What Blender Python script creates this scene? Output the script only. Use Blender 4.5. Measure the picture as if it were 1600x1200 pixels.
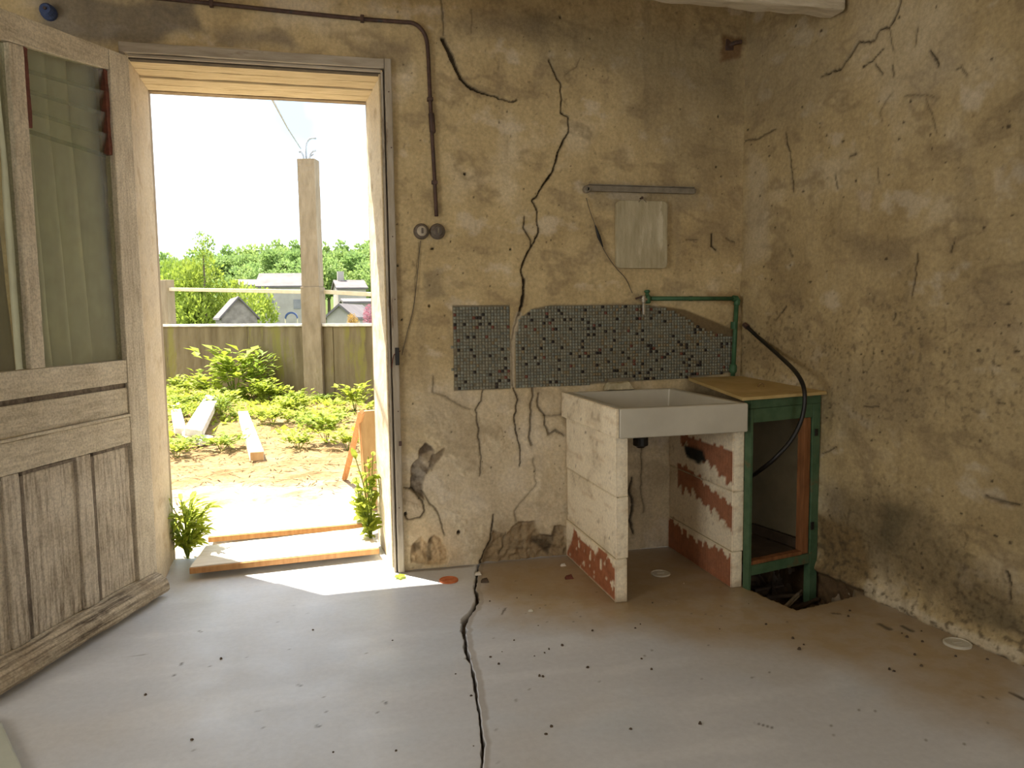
import bpy, bmesh, math, random
import numpy as np
from mathutils import Vector, Matrix

for o in list(bpy.data.objects):
    bpy.data.objects.remove(o)
SC = bpy.context.scene
COL = SC.collection
rnd = random.Random(7)
R = math.radians

# ------------------------------------------------------------------ camera
# world: back wall inner face is y=0, +x right, +y out through the door, z up
FPX, CAM_H, CAM_D = 1200.0, 1.2, 3.54
YAW, PITCH, ROLL = R(14.0), R(5.25), R(-0.75)
cy_, sy_, cp_, sp_ = math.cos(YAW), math.sin(YAW), math.cos(PITCH), math.sin(PITCH)
FW = np.array([sy_ * cp_, cy_ * cp_, -sp_])
R0 = np.array([cy_, -sy_, 0.0])
U0 = np.cross(R0, FW)
RT = R0 * math.cos(ROLL) + U0 * math.sin(ROLL)
UP = U0 * math.cos(ROLL) - R0 * math.sin(ROLL)
CAM = np.array([0.0, -CAM_D, CAM_H])
cd = bpy.data.cameras.new('camera')
cd.sensor_width = 36.0
cd.lens = 36.0 * FPX / 1600.0
cd.clip_start, cd.clip_end = 0.05, 2000
cam = bpy.data.objects.new('camera', cd)
COL.objects.link(cam)
cam.matrix_world = Matrix(((RT[0], UP[0], -FW[0], CAM[0]), (RT[1], UP[1], -FW[1], CAM[1]), (RT[2], UP[2], -FW[2], CAM[2]), (0, 0, 0, 1)))
SC.camera = cam

# ------------------------------------------------------------------ exposure, sky, sun, added fill lamps
SC.view_settings.view_transform = 'Standard'
SC.view_settings.look = 'None'
SC.view_settings.exposure = 0.15
SC.view_settings.gamma = 1.0
SC.view_settings.use_curve_mapping = False
SC.cycles.use_denoising = True
SC.cycles.max_bounces = 10
SC.cycles.diffuse_bounces = 6
SC.cycles.transparent_max_bounces = 12
SC.cycles.sample_clamp_indirect = 6.0
SC.cycles.caustics_reflective = False
SC.cycles.caustics_refractive = False

SKY_STRENGTH = 2.5
world = bpy.data.worlds.new('sky')
SC.world = world
world.use_nodes = True
nt = world.node_tree
nt.nodes.clear()
w_out = nt.nodes.new('ShaderNodeOutputWorld')
w_bg = nt.nodes.new('ShaderNodeBackground')
w_tc = nt.nodes.new('ShaderNodeTexCoord')
w_n = nt.nodes.new('ShaderNodeTexNoise')
w_n.inputs['Scale'].default_value = 2.6
w_n.inputs['Detail'].default_value = 5
w_r = nt.nodes.new('ShaderNodeValToRGB')
w_r.color_ramp.elements[0].position = 0.34
w_r.color_ramp.elements[0].color = (0.335, 0.49, 0.66, 1)
w_r.color_ramp.elements[1].position = 0.58
w_r.color_ramp.elements[1].color = (0.92, 0.95, 1.0, 1)
nt.links.new(w_tc.outputs['Generated'], w_n.inputs['Vector'])
nt.links.new(w_n.outputs['Fac'], w_r.inputs['Fac'])
nt.links.new(w_r.outputs['Color'], w_bg.inputs['Color'])
w_bg.inputs['Strength'].default_value = SKY_STRENGTH
nt.links.new(w_bg.outputs['Background'], w_out.inputs['Surface'])

SUN_DIR = Vector((0.727, -0.761, -2.268))
sl = bpy.data.lights.new('sun', 'SUN')
sl.energy = 17.0
sl.color = (1.0, 0.93, 0.80)
sl.angle = R(0.6)
sun = bpy.data.objects.new('sun', sl)
COL.objects.link(sun)
sun.rotation_euler = SUN_DIR.to_track_quat('-Z', 'Y').to_euler()
sun.location = (-3, 4, 9)


def added_fill_lamp(name, loc, direction, w, h, energy, color):
    l = bpy.data.lights.new(name, 'AREA')
    l.shape = 'RECTANGLE'
    l.size, l.size_y = w, h
    l.energy, l.color = energy, color
    o = bpy.data.objects.new(name, l)
    COL.objects.link(o)
    o.location = loc
    o.rotation_euler = Vector(direction).to_track_quat('-Z', 'Z').to_euler()
    return o


added_fill_lamp('added_window_fill_1', (-2.98, -3.1, 1.55), (1, 0.1, -0.12), 1.2, 1.3, 38, (1.0, 0.93, 0.80))  # lamp added to brighten the room from an unseen left opening
added_fill_lamp('added_window_fill_2', (0.8, -5.95, 1.55), (-0.1, 1, -0.10), 1.3, 1.3, 21, (1.0, 0.95, 0.86))  # lamp added behind the viewer to lift the wall and sink


# ------------------------------------------------------------------ picking points on real planes
def ray(px, py):
    return FW + RT * (px - 800) / FPX - UP * (py - 600) / FPX


def onP(px, py, p, n):
    d = ray(px, py)
    p, n = np.asarray(p, float), np.asarray(n, float)
    return CAM + d * (np.dot(p - CAM, n) / np.dot(d, n))


def onY(px, py, y=0.0):
    return onP(px, py, (0, y, 0), (0, 1, 0))


def onZ(px, py, z=0.0):
    return onP(px, py, (0, 0, z), (0, 0, 1))


RW_P = np.array([2.095, 0.0, 0.0])                # right wall: skewed 6.5 degrees
RW_N = np.array([-0.9936, -0.1126, 0.0])
RW_T = np.array([0.1126, -0.9936, 0.0])           # along the wall towards the camera


def wallx(y):
    return 2.095 - 0.1133 * y


def BWp(pts):                                     # pixel list -> (x, z) on the back wall
    return [tuple(onY(*p)[[0, 2]]) for p in pts]


def RWp(pts):                                     # pixel list -> (s, z) on the right wall
    out = []
    for p in pts:
        v = onP(p[0], p[1], RW_P, RW_N)
        out.append((float((v - RW_P) @ RW_T), float(v[2])))
    return out


def FLp(pts):
    return [tuple(onZ(*p)[:2]) for p in pts]


def zo(x0, y0, k, pts):                           # points read in an enlarged crop
    return [(x0 + a / k, y0 + b / k) for a, b in pts]


# ------------------------------------------------------------------ numpy noise
_rs = np.random.RandomState(11)
_perm = _rs.permutation(512)
_grad = _rs.uniform(0, 2 * math.pi, 512)


def perlin(x, y, seed=0):
    xi, yi = np.floor(x).astype(int), np.floor(y).astype(int)
    xf, yf = x - xi, y - yi
    u, v = xf * xf * xf * (xf * (xf * 6 - 15) + 10), yf * yf * yf * (yf * (yf * 6 - 15) + 10)

    def g(ix, iy, dx, dy):
        h = _grad[_perm[(_perm[(ix + seed * 37) & 511] + iy + seed * 91) & 511]]
        return np.cos(h) * dx + np.sin(h) * dy
    a, b = g(xi, yi, xf, yf), g(xi + 1, yi, xf - 1, yf)
    c, d = g(xi, yi + 1, xf, yf - 1), g(xi + 1, yi + 1, xf - 1, yf - 1)
    return (a * (1 - u) + b * u) * (1 - v) + (c * (1 - u) + d * u) * v


def fbm(x, y, s=1.0, o=4, seed=0, gain=0.5):
    t, a, f, n = 0, 1.0, s, 0
    for k in range(o):
        t = t + a * perlin(x * f, y * f, seed + k)
        n += a
        a *= gain
        f *= 2.03
    return t / n * 1.5


def sstep(a, b, x):
    t = np.clip((x - a) / (b - a), 0, 1)
    return t * t * (3 - 2 * t)


def seg_dist(X, Y, pts, widths=None):
    """distance to a polyline, and the width interpolated along it"""
    best = np.full(X.shape, 1e9)
    wid = np.zeros(X.shape)
    for k in range(len(pts) - 1):
        (x0, y0), (x1, y1) = pts[k], pts[k + 1]
        dx, dy = x1 - x0, y1 - y0
        t = np.clip(((X - x0) * dx + (Y - y0) * dy) / (dx * dx + dy * dy + 1e-12), 0, 1)
        d = np.hypot(X - x0 - t * dx, Y - y0 - t * dy)
        m = d < best
        best = np.where(m, d, best)
        if widths is not None:
            wid = np.where(m, widths[k] + t * (widths[k + 1] - widths[k]), wid)
    return best, wid


def poly_sd(X, Y, pts):
    """signed distance to a polygon, negative inside"""
    d, _ = seg_dist(X, Y, list(pts) + [pts[0]])
    ins = np.zeros(X.shape, bool)
    n = len(pts)
    for k in range(n):
        (x0, y0), (x1, y1) = pts[k], pts[(k + 1) % n]
        c = ((y0 > Y) != (y1 > Y)) & (X < (x1 - x0) * (Y - y0) / (y1 - y0 + 1e-12) + x0)
        ins ^= c
    return np.where(ins, -d, d)


def mixc(c, new, f):
    return c + (np.asarray(new, float)[None, :] - c) * np.asarray(f)[:, None]


# ------------------------------------------------------------------ mesh helpers
def mesh_np(name, V, Q, material=None, col=None, smooth=False):
    me = bpy.data.meshes.new(name)
    V = np.asarray(V, np.float32)
    Q = np.asarray(Q, np.int32)
    k = Q.shape[1]
    me.vertices.add(len(V))
    me.vertices.foreach_set('co', V.ravel())
    me.loops.add(Q.size)
    me.loops.foreach_set('vertex_index', Q.ravel())
    me.polygons.add(len(Q))
    me.polygons.foreach_set('loop_start', np.arange(0, Q.size, k, dtype=np.int32))
    me.polygons.foreach_set('loop_total', np.full(len(Q), k, np.int32))
    if smooth:
        me.polygons.foreach_set('use_smooth', np.ones(len(Q), bool))
    if col is not None:
        ca = me.color_attributes.new('Col', 'FLOAT_COLOR', 'POINT')
        c4 = np.ones((len(V), 4), np.float32)
        c4[:, :3] = np.clip(col, 0.002, 1)
        ca.data.foreach_set('color', c4.ravel())
    me.update(calc_edges=True)
    me.validate()
    if material is not None:
        me.materials.append(material)
    return me


def link(name, me, parent=None, kind=None):
    o = bpy.data.objects.new(name, me)
    COL.objects.link(o)
    if parent is not None:
        o.parent = parent
    if kind:
        o['kind'] = kind
    return o


def tag(o, label, cat, group=None):
    o['label'] = label
    o['category'] = cat
    if group:
        o['group'] = group
    return o


def empty(name, loc=(0, 0, 0), rz=0.0, kind=None):
    o = bpy.data.objects.new(name, None)
    COL.objects.link(o)
    o.location = loc
    o.rotation_euler = (0, 0, rz)
    o.empty_display_size = 0.05
    if kind:
        o['kind'] = kind
    return o


def thing(name, label, cat, loc=(0, 0, 0), rz=0.0, group=None):
    return tag(empty(name, loc, rz), label, cat, group)


class MB:
    """collects shapes into one mesh"""

    def __init__(self):
        self.v, self.f = [], []

    def add(self, vs, fs):
        b = len(self.v)
        self.v += [tuple(float(c) for c in p) for p in vs]
        self.f += [tuple(b + i for i in q) for q in fs]
        return self

    def box(self, lo, hi):
        x0, y0, z0 = lo
        x1, y1, z1 = hi
        return self.add([(x0, y0, z0), (x1, y0, z0), (x1, y1, z0), (x0, y1, z0), (x0, y0, z1), (x1, y0, z1), (x1, y1, z1), (x0, y1, z1)],
                        [(0, 3, 2, 1), (4, 5, 6, 7), (0, 1, 5, 4), (1, 2, 6, 5), (2, 3, 7, 6), (3, 0, 4, 7)])

    def prism(self, pts, axis, a, b):
        """polygon in the two other axes, extruded along axis from a to b"""
        n = len(pts)

        def P(p, t):
            return (t, p[0], p[1]) if axis == 0 else (p[0], t, p[1]) if axis == 1 else (p[0], p[1], t)
        vs = [P(p, a) for p in pts] + [P(p, b) for p in pts]
        fs = [tuple(range(n)), tuple(range(2 * n - 1, n - 1, -1))] + [(i, i + n, (i + 1) % n + n, (i + 1) % n) for i in range(n)]
        return self.add(vs, fs)

    def hexa(self, base, top):
        return self.add(list(base) + list(top), [(3, 2, 1, 0), (4, 5, 6, 7), (0, 1, 5, 4), (1, 2, 6, 5), (2, 3, 7, 6), (3, 0, 4, 7)])

    def tube(self, pts, r, n=8, cap=True):
        P = [Vector(p) for p in pts]
        rr = r if isinstance(r, (list, tuple)) else [r] * len(P)
        b = len(self.v)
        prev = None
        for i, p in enumerate(P):
            t = (P[min(i + 1, len(P) - 1)] - P[max(i - 1, 0)]).normalized()
            ref = prev if prev is not None else (Vector((0, 0, 1)) if abs(t.z) < 0.9 else Vector((1, 0, 0)))
            a = (ref - t * ref.dot(t)).normalized()
            prev = a
            c = t.cross(a)
            for k in range(n):
                an = 2 * math.pi * k / n
                self.v.append(tuple(p + (a * math.cos(an) + c * math.sin(an)) * rr[i]))
        for i in range(len(P) - 1):
            for k in range(n):
                q, w = b + i * n + k, b + i * n + (k + 1) % n
                self.f.append((q, w, w + n, q + n))
        if cap:
            self.f.append(tuple(b + k for k in reversed(range(n))))
            self.f.append(tuple(b + (len(P) - 1) * n + k for k in range(n)))
        return self

    def lathe(self, c, axis, prof, n=20):
        """profile [(radius, distance along axis)]"""
        a = Vector(axis).normalized()
        u = a.orthogonal().normalized()
        w = a.cross(u)
        c = Vector(c)
        b = len(self.v)
        for r, h in prof:
            for k in range(n):
                an = 2 * math.pi * k / n
                self.v.append(tuple(c + a * h + (u * math.cos(an) + w * math.sin(an)) * r))
        for i in range(len(prof) - 1):
            for k in range(n):
                q, s = b + i * n + k, b + i * n + (k + 1) % n
                self.f.append((q, s, s + n, q + n))
        self.f.append(tuple(b + k for k in reversed(range(n))))
        self.f.append(tuple(b + (len(prof) - 1) * n + k for k in range(n)))
        return self

    def mesh(self, name, m, smooth=False):
        me = bpy.data.meshes.new(name)
        me.from_pydata(self.v, [], self.f)
        me.materials.append(m)
        if smooth:
            me.polygons.foreach_set('use_smooth', [True] * len(me.polygons))
        me.update()
        return me

    def build(self, name, m, parent=None, bevel=0.0, smooth=False, kind=None, seg=2, rough=0.0, cut=0.03, seed=0):
        me = self.mesh(name, m, smooth)
        bm = bmesh.new()
        bm.from_mesh(me)
        bmesh.ops.recalc_face_normals(bm, faces=bm.faces)
        if bevel:
            bmesh.ops.bevel(bm, geom=list(bm.edges), offset=bevel, segments=seg, affect='EDGES', profile=0.6, clamp_overlap=True)
        if rough:                                   # worn, uneven faces
            for _ in range(7):
                long = [e for e in bm.edges if e.calc_length() > cut]
                if not long:
                    break
                bmesh.ops.subdivide_edges(bm, edges=long, cuts=1, use_grid_fill=True)
            bm.normal_update()
            if bm.verts:
                co = np.array([v.co[:] for v in bm.verts])
                d1 = fbm(co[:, 0] + co[:, 2] * 1.31, co[:, 1] * 1.17 - co[:, 2], 9.0, 3, seed)
                for v, d in zip(bm.verts, d1):
                    v.co += v.normal * float(d) * rough
        bm.to_mesh(me)
        bm.free()
        if smooth:
            me.polygons.foreach_set('use_smooth', [True] * len(me.polygons))
        return link(name, me, parent, kind)


def bez(pts, n=8):
    """Catmull-Rom through points"""
    P = [Vector(p) for p in pts]
    P = [P[0] * 2 - P[1]] + P + [P[-1] * 2 - P[-2]]
    out = []
    for i in range(1, len(P) - 2):
        for k in range(n):
            t = k / n
            a, b, c, d = P[i - 1], P[i], P[i + 1], P[i + 2]
            out.append(0.5 * ((2 * b) + (c - a) * t + (2 * a - 5 * b + 4 * c - d) * t * t + (3 * b - a - 3 * c + d) * t ** 3))
    out.append(P[-2])
    return out


# ------------------------------------------------------------------ materials
def new_mat(name):
    m = bpy.data.materials.new(name)
    m.use_nodes = True
    t = m.node_tree
    t.nodes.clear()
    out = t.nodes.new('ShaderNodeOutputMaterial')
    b = t.nodes.new('ShaderNodeBsdfPrincipled')
    t.links.new(b.outputs['BSDF'], out.inputs['Surface'])
    return m, t, b, out


def N(t, kind, **kw):
    n = t.nodes.new(kind)
    for k, v in kw.items():
        if k in n.inputs:
            n.inputs[k].default_value = v
        else:
            setattr(n, k, v)
    return n


def mix_rgb(t, a, b, fac, mode='MIX'):
    n = t.nodes.new('ShaderNodeMix')
    n.data_type = 'RGBA'
    n.blend_type = mode
    for s, i in ((a, 6), (b, 7)):
        if hasattr(s, 'links') or hasattr(s, 'is_output'):
            t.links.new(s, n.inputs[i])
        else:
            n.inputs[i].default_value = (*s, 1)
    if hasattr(fac, 'is_output'):
        t.links.new(fac, n.inputs[0])
    else:
        n.inputs[0].default_value = fac
    return n.outputs[2]


def ramp(t, src, stops):
    r = t.nodes.new('ShaderNodeValToRGB')
    e = r.color_ramp.elements
    while len(e) < len(stops):
        e.new(0.5)
    for k, (p, c) in enumerate(stops):
        e[k].position = p
        e[k].color = (*c, 1) if len(c) == 3 else c
    t.links.new(src, r.inputs['Fac'])
    return r.outputs['Color']


def coords(t, scale=(1, 1, 1), kind='Object'):
    tc = t.nodes.new('ShaderNodeTexCoord')
    mp = t.nodes.new('ShaderNodeMapping')
    mp.inputs['Scale'].default_value = scale
    t.links.new(tc.outputs[kind], mp.inputs['Vector'])
    return mp.outputs['Vector']


def noise(t, vec, scale, detail=4, rough=0.55):
    n = N(t, 'ShaderNodeTexNoise', Scale=scale, Detail=detail, Roughness=rough)
    t.links.new(vec, n.inputs['Vector'])
    return n.outputs['Fac']


def bump(t, b, height, strength, dist=0.01, prev=None):
    n = N(t, 'ShaderNodeBump', Strength=strength, Distance=dist)
    t.links.new(height, n.inputs['Height'])
    if prev is not None:
        t.links.new(prev, n.inputs['Normal'])
    t.links.new(n.outputs['Normal'], b.inputs['Normal'])
    return n.outputs['Normal']


def attr_mat(name, rough=0.9, grain=60, amount=0.25, bstr=0.35, bdist=0.006, spec=0.3, rough2=None):
    """colour comes from the mesh's own paint/dirt attribute, times a fine grain"""
    m, t, b, _ = new_mat(name)
    a = t.nodes.new('ShaderNodeAttribute')
    a.attribute_name = 'Col'
    v = coords(t)
    g = noise(t, v, grain, 5, 0.65)
    gc = ramp(t, g, [(0.25, (1 - amount,) * 3), (0.7, (1 + amount * 0.6,) * 3)])
    t.links.new(mix_rgb(t, a.outputs['Color'], gc, 1.0, 'MULTIPLY'), b.inputs['Base Color'])
    b.inputs['Roughness'].default_value = rough
    b.inputs['Specular IOR Level'].default_value = spec
    if rough2 is not None:
        rr = ramp(t, noise(t, v, 3.5, 4), [(0.3, (rough,) * 3), (0.7, (rough2,) * 3)])
        t.links.new(rr, b.inputs['Roughness'])
    p = bump(t, b, noise(t, v, grain * 0.4, 6, 0.6), bstr, bdist)
    bump(t, b, g, bstr * 0.6, bdist * 0.4, p)
    return m


def plain_mat(name, c1, c2, scale=12, rough=0.7, stretch=(1, 1, 1), bstr=0.2, metallic=0.0, spec=0.4, c3=None, c3pos=0.68, fine=90):
    """two-tone procedural surface with optional third tone in blotches"""
    m, t, b, _ = new_mat(name)
    v = coords(t, stretch)
    n1 = noise(t, v, scale, 5, 0.6)
    c = ramp(t, n1, [(0.32, c1), (0.66, c2)])
    if c3 is not None:
        n3 = noise(t, v, scale * 0.45, 6, 0.7)
        f = ramp(t, n3, [(c3pos - 0.05, (0, 0, 0)), (c3pos + 0.03, (1, 1, 1))])
        c = mix_rgb(t, c, c3, f)
    t.links.new(c, b.inputs['Base Color'])
    b.inputs['Roughness'].default_value = rough
    b.inputs['Metallic'].default_value = metallic
    b.inputs['Specular IOR Level'].default_value = spec
    if bstr:
        bump(t, b, noise(t, v, fine, 4), bstr, 0.004)
    return m


M = {}
M['plaster'] = attr_mat('old_plaster', 0.92, 70, 0.22, 0.5, 0.006, 0.2)
M['concrete_floor'] = attr_mat('screed_floor', 0.34, 45, 0.08, 0.10, 0.004, 0.5, rough2=0.55)
M['brick'] = attr_mat('painted_clay_block', 0.85, 90, 0.2, 0.4, 0.004, 0.25)
M['earth'] = attr_mat('dry_earth', 0.95, 30, 0.45, 0.9, 0.03, 0.1)
M['tile'] = attr_mat('glazed_mosaic', 0.35, 60, 0.12, 0.1, 0.002, 0.5)
def grain_mat(name, pale, mid, dark, stretch, amount=0.5, bstr=0.8):
    """old paint worn down to the grain: fine dark fibres and specks through pale paint"""
    m, t, b, _ = new_mat(name)
    v = coords(t, stretch)
    v2 = coords(t, (1, 1, 1))
    base = ramp(t, noise(t, v2, 5, 5, 0.6), [(0.3, mid), (0.62, pale)])
    fib = noise(t, v, 26, 6, 0.7)
    fm = ramp(t, fib, [(0.40, (1, 1, 1)), (0.56, (0, 0, 0))])
    wear = ramp(t, noise(t, v2, 3.2, 4, 0.65), [(0.34, (amount * .35,) * 3), (0.66, (min(1, amount * 1.5),) * 3)])
    k = t.nodes.new('ShaderNodeMath')
    k.operation = 'MULTIPLY'
    t.links.new(fm, k.inputs[0])
    t.links.new(wear, k.inputs[1])
    c = mix_rgb(t, base, dark, k.outputs[0])
    sp = ramp(t, noise(t, v2, 120, 3, 0.7), [(0.34, (.72,) * 3), (0.6, (1.06,) * 3)])
    t.links.new(mix_rgb(t, c, sp, 1.0, 'MULTIPLY'), b.inputs['Base Color'])
    b.inputs['Roughness'].default_value = 0.8
    b.inputs['Specular IOR Level'].default_value = 0.25
    bump(t, b, fib, bstr, 0.004)
    return m


M['door_wood'] = grain_mat('weathered_grey_paint', (0.70, 0.63, 0.50), (0.56, 0.49, 0.37), (0.27, 0.21, 0.14), (2.2, 2.2, .28), .38)
M['door_panel'] = grain_mat('weathered_bare_panel', (0.68, 0.61, 0.50), (0.50, 0.43, 0.33), (0.19, 0.145, 0.10), (2.6, 2.6, .20), .62, 1.0)
M['rail_wood'] = grain_mat('weathered_rail_paint', (0.70, 0.63, 0.50), (0.58, 0.51, 0.38), (0.29, 0.23, 0.155), (.25, 2.2, 2.2), .34)
M['weather_wood'] = grain_mat('bare_weatherboard', (0.66, 0.57, 0.43), (0.42, 0.33, 0.22), (0.085, 0.06, 0.04), (.10, 2.4, 2.4), 1.0, 1.0)
M['door_groove'] = grain_mat('shadow_dark_door_groove', (0.25, 0.205, 0.16), (0.17, 0.135, 0.10), (0.07, 0.055, 0.04), (2, 2, .4), .6)  # shadows at the panel edges put into a dark strip colour
M['frame_wood'] = plain_mat('old_frame_paint', (0.36, 0.30, 0.22), (0.50, 0.44, 0.35), 8, 0.75, (5, 5, 0.8), 0.4, c3=(0.22, 0.16, 0.11), c3pos=0.68)
M['frame_head'] = plain_mat('old_head_paint', (0.36, 0.30, 0.22), (0.50, 0.44, 0.35), 8, 0.75, (0.8, 5, 5), 0.4, c3=(0.22, 0.16, 0.11), c3pos=0.68)
M['lintel'] = plain_mat('bounce_tinted_lintel_boards', (0.50, 0.40, 0.24), (0.66, 0.55, 0.36), 10, 0.85, (0.8, 6, 6), 0.5, c3=(0.30, 0.22, 0.12), c3pos=0.7)  # yellow of light bounced up from the ground put into the boards
M['beam'] = plain_mat('whitewashed_beam', (0.46, 0.39, 0.27), (0.64, 0.56, 0.42), 9, 0.9, (0.7, 5, 5), 0.8, c3=(0.24, 0.18, 0.10), c3pos=0.68, fine=50)
M['groove'] = plain_mat('dark_groove', (0.05, 0.04, 0.03), (0.10, 0.08, 0.06), 20, 0.9)  # plain dark colour for the groove strips of the frame
M['iron'] = plain_mat('rusty_painted_iron', (0.055, 0.030, 0.022), (0.11, 0.062, 0.046), 30, 0.6, c3=(0.05, 0.045, 0.045), c3pos=0.62)
M['rust'] = plain_mat('red_rust', (0.09, 0.028, 0.018), (0.19, 0.06, 0.035), 40, 0.9, bstr=0.5)
M['steel'] = plain_mat('dull_grey_metal', (0.20, 0.17, 0.125), (0.30, 0.26, 0.20), 25, 0.6, metallic=0.2, c3=(0.10, 0.07, 0.05))
M['chrome'] = plain_mat('tarnished_chrome', (0.50, 0.50, 0.48), (0.70, 0.70, 0.68), 30, 0.25, metallic=0.9, bstr=0.05)
M['brass'] = plain_mat('old_brass', (0.22, 0.14, 0.06), (0.36, 0.24, 0.10), 30, 0.5, metallic=0.6)
M['green'] = plain_mat('green_gloss_paint', (0.045, 0.10, 0.048), (0.085, 0.15, 0.08), 14, 0.55, c3=(0.14, 0.105, 0.05), c3pos=0.62)
M['green_pipe'] = plain_mat('green_pipe_paint', (0.035, 0.10, 0.045), (0.06, 0.15, 0.07), 20, 0.55, c3=(0.12, 0.11, 0.05), c3pos=0.66)
M['orange_wood'] = plain_mat('bare_orange_wood', (0.16, 0.060, 0.018), (0.28, 0.115, 0.04), 9, 0.7, (6, 6, 0.7), 0.3)
M['worktop'] = plain_mat('ochre_worktop_board', (0.44, 0.31, 0.12), (0.60, 0.45, 0.20), 6, 0.6, c3=(0.20, 0.13, 0.06), c3pos=0.64)
M['dark_wood'] = plain_mat('dark_damp_wood', (0.045, 0.030, 0.02), (0.10, 0.07, 0.045), 10, 0.8)
M['grey_panel'] = plain_mat('grey_side_panel', (0.17, 0.145, 0.09), (0.24, 0.205, 0.135), 5, 0.85, c3=(0.15, 0.12, 0.09), c3pos=0.68)
M['ceramic'] = plain_mat('white_fireclay', (0.47, 0.44, 0.365), (0.55, 0.52, 0.435), 5, 0.35, spec=0.5, bstr=0.05, c3=(0.52, 0.45, 0.32), c3pos=0.7)
M['rubber'] = plain_mat('black_rubber', (0.006, 0.005, 0.005), (0.014, 0.012, 0.011), 20, 0.4, bstr=0.05)
M['black'] = plain_mat('black_bakelite', (0.010, 0.009, 0.008), (0.02, 0.018, 0.016), 20, 0.5)
M['bakelite'] = plain_mat('brown_grey_bakelite', (0.10, 0.075, 0.055), (0.20, 0.165, 0.13), 30, 0.5)
M['porcelain'] = plain_mat('dirty_porcelain', (0.42, 0.36, 0.27), (0.58, 0.51, 0.40), 30, 0.4)
M['board'] = plain_mat('flaking_pale_board', (0.40, 0.34, 0.21), (0.56, 0.50, 0.34), 9, 0.8, (4, 4, 0.8), 0.5, c3=(0.66, 0.60, 0.44), c3pos=0.62)
M['string'] = plain_mat('dirty_string', (0.10, 0.08, 0.06), (0.18, 0.15, 0.11), 30, 0.9)
M['cap_white'] = plain_mat('white_plastic_cap', (0.52, 0.49, 0.41), (0.62, 0.59, 0.50), 14, 0.5)
M['cap_orange'] = plain_mat('orange_plastic_cap', (0.50, 0.12, 0.035), (0.64, 0.20, 0.07), 30, 0.5, c3=(0.70, 0.45, 0.25), c3pos=0.68)
M['concrete'] = plain_mat('rough_concrete', (0.20, 0.15, 0.088), (0.31, 0.24, 0.15), 4, 0.95, (2.5, 2.5, 0.6), 0.7, c3=(0.20, 0.155, 0.075), c3pos=0.64, fine=40)
M['wall_concrete'] = plain_mat('mossy_concrete', (0.11, 0.077, 0.033), (0.195, 0.147, 0.075), 2.2, 0.95, (2.5, 2.5, 0.5), 0.7, c3=(0.18, 0.15, 0.035), c3pos=0.6, fine=30)
M['rail_paint'] = plain_mat('cream_rail_paint', (0.55, 0.45, 0.28), (0.66, 0.56, 0.38), 8, 0.7)
M['new_wood'] = plain_mat('sun_white_plank', (0.66, 0.57, 0.44), (0.80, 0.72, 0.60), 6, 0.8, (1, 6, 6), 0.3)  # whitening by the sun put into the plank colour
M['raw_wood'] = plain_mat('orange_raw_timber', (0.42, 0.20, 0.07), (0.56, 0.30, 0.12), 8, 0.8, (6, 6, 1), 0.3)
M['tan_board'] = plain_mat('tan_board', (0.44, 0.29, 0.13), (0.56, 0.39, 0.20), 5, 0.8, (5, 5, 1), 0.2)
M['block'] = plain_mat('pale_cement_block', (0.58, 0.53, 0.45), (0.74, 0.70, 0.62), 12, 0.9, bstr=0.6)
M['grey_slab'] = plain_mat('grey_stone_slab', (0.42, 0.38, 0.30), (0.60, 0.56, 0.48), 12, 0.9, bstr=0.6)
M['rebar'] = plain_mat('pale_steel_rebar', (0.28, 0.30, 0.31), (0.42, 0.44, 0.46), 20, 0.6)
M['roof_slate'] = plain_mat('grey_slate_roof', (0.10, 0.085, 0.085), (0.15, 0.13, 0.125), 0.8, 0.8, bstr=0.0)
M['house_wall'] = plain_mat('pale_house_render', (0.28, 0.25, 0.22), (0.37, 0.335, 0.29), 0.6, 0.9, bstr=0.0)
M['shed_stone'] = plain_mat('pinkish_rubble_stone', (0.16, 0.135, 0.11), (0.30, 0.26, 0.215), 5, 0.9, bstr=0.3)
M['window_dark'] = plain_mat('dark_house_window', (0.16, 0.155, 0.16), (0.22, 0.21, 0.21), 1, 0.4, bstr=0.0)
M['bark'] = plain_mat('brown_bark', (0.10, 0.075, 0.05), (0.18, 0.14, 0.09), 8, 0.9)
M['blue'] = plain_mat('dark_blue_canvas', (0.035, 0.06, 0.15), (0.06, 0.09, 0.20), 2, 0.7)


def leaf_mat(name, c1, c2, scale=6, trans=0.35):
    c1, c2 = tuple(v * .80 for v in c1), tuple(v * .80 for v in c2)
    m, t, b, out = new_mat(name)
    v = coords(t)
    oi = t.nodes.new('ShaderNodeObjectInfo')
    c = ramp(t, noise(t, v, scale, 3), [(0.3, c1), (0.7, c2)])
    c = mix_rgb(t, c, mix_rgb(t, c1, c2, oi.outputs['Random']), 0.4)
    t.links.new(c, b.inputs['Base Color'])
    b.inputs['Roughness'].default_value = 0.6
    b.inputs['Specular IOR Level'].default_value = 0.25
    tr = t.nodes.new('ShaderNodeBsdfTranslucent')
    t.links.new(c, tr.inputs['Color'])
    mx = t.nodes.new('ShaderNodeMixShader')
    mx.inputs[0].default_value = trans
    t.links.new(b.outputs['BSDF'], mx.inputs[1])
    t.links.new(tr.outputs['BSDF'], mx.inputs[2])
    t.links.new(mx.outputs['Shader'], out.inputs['Surface'])
    return m


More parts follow.
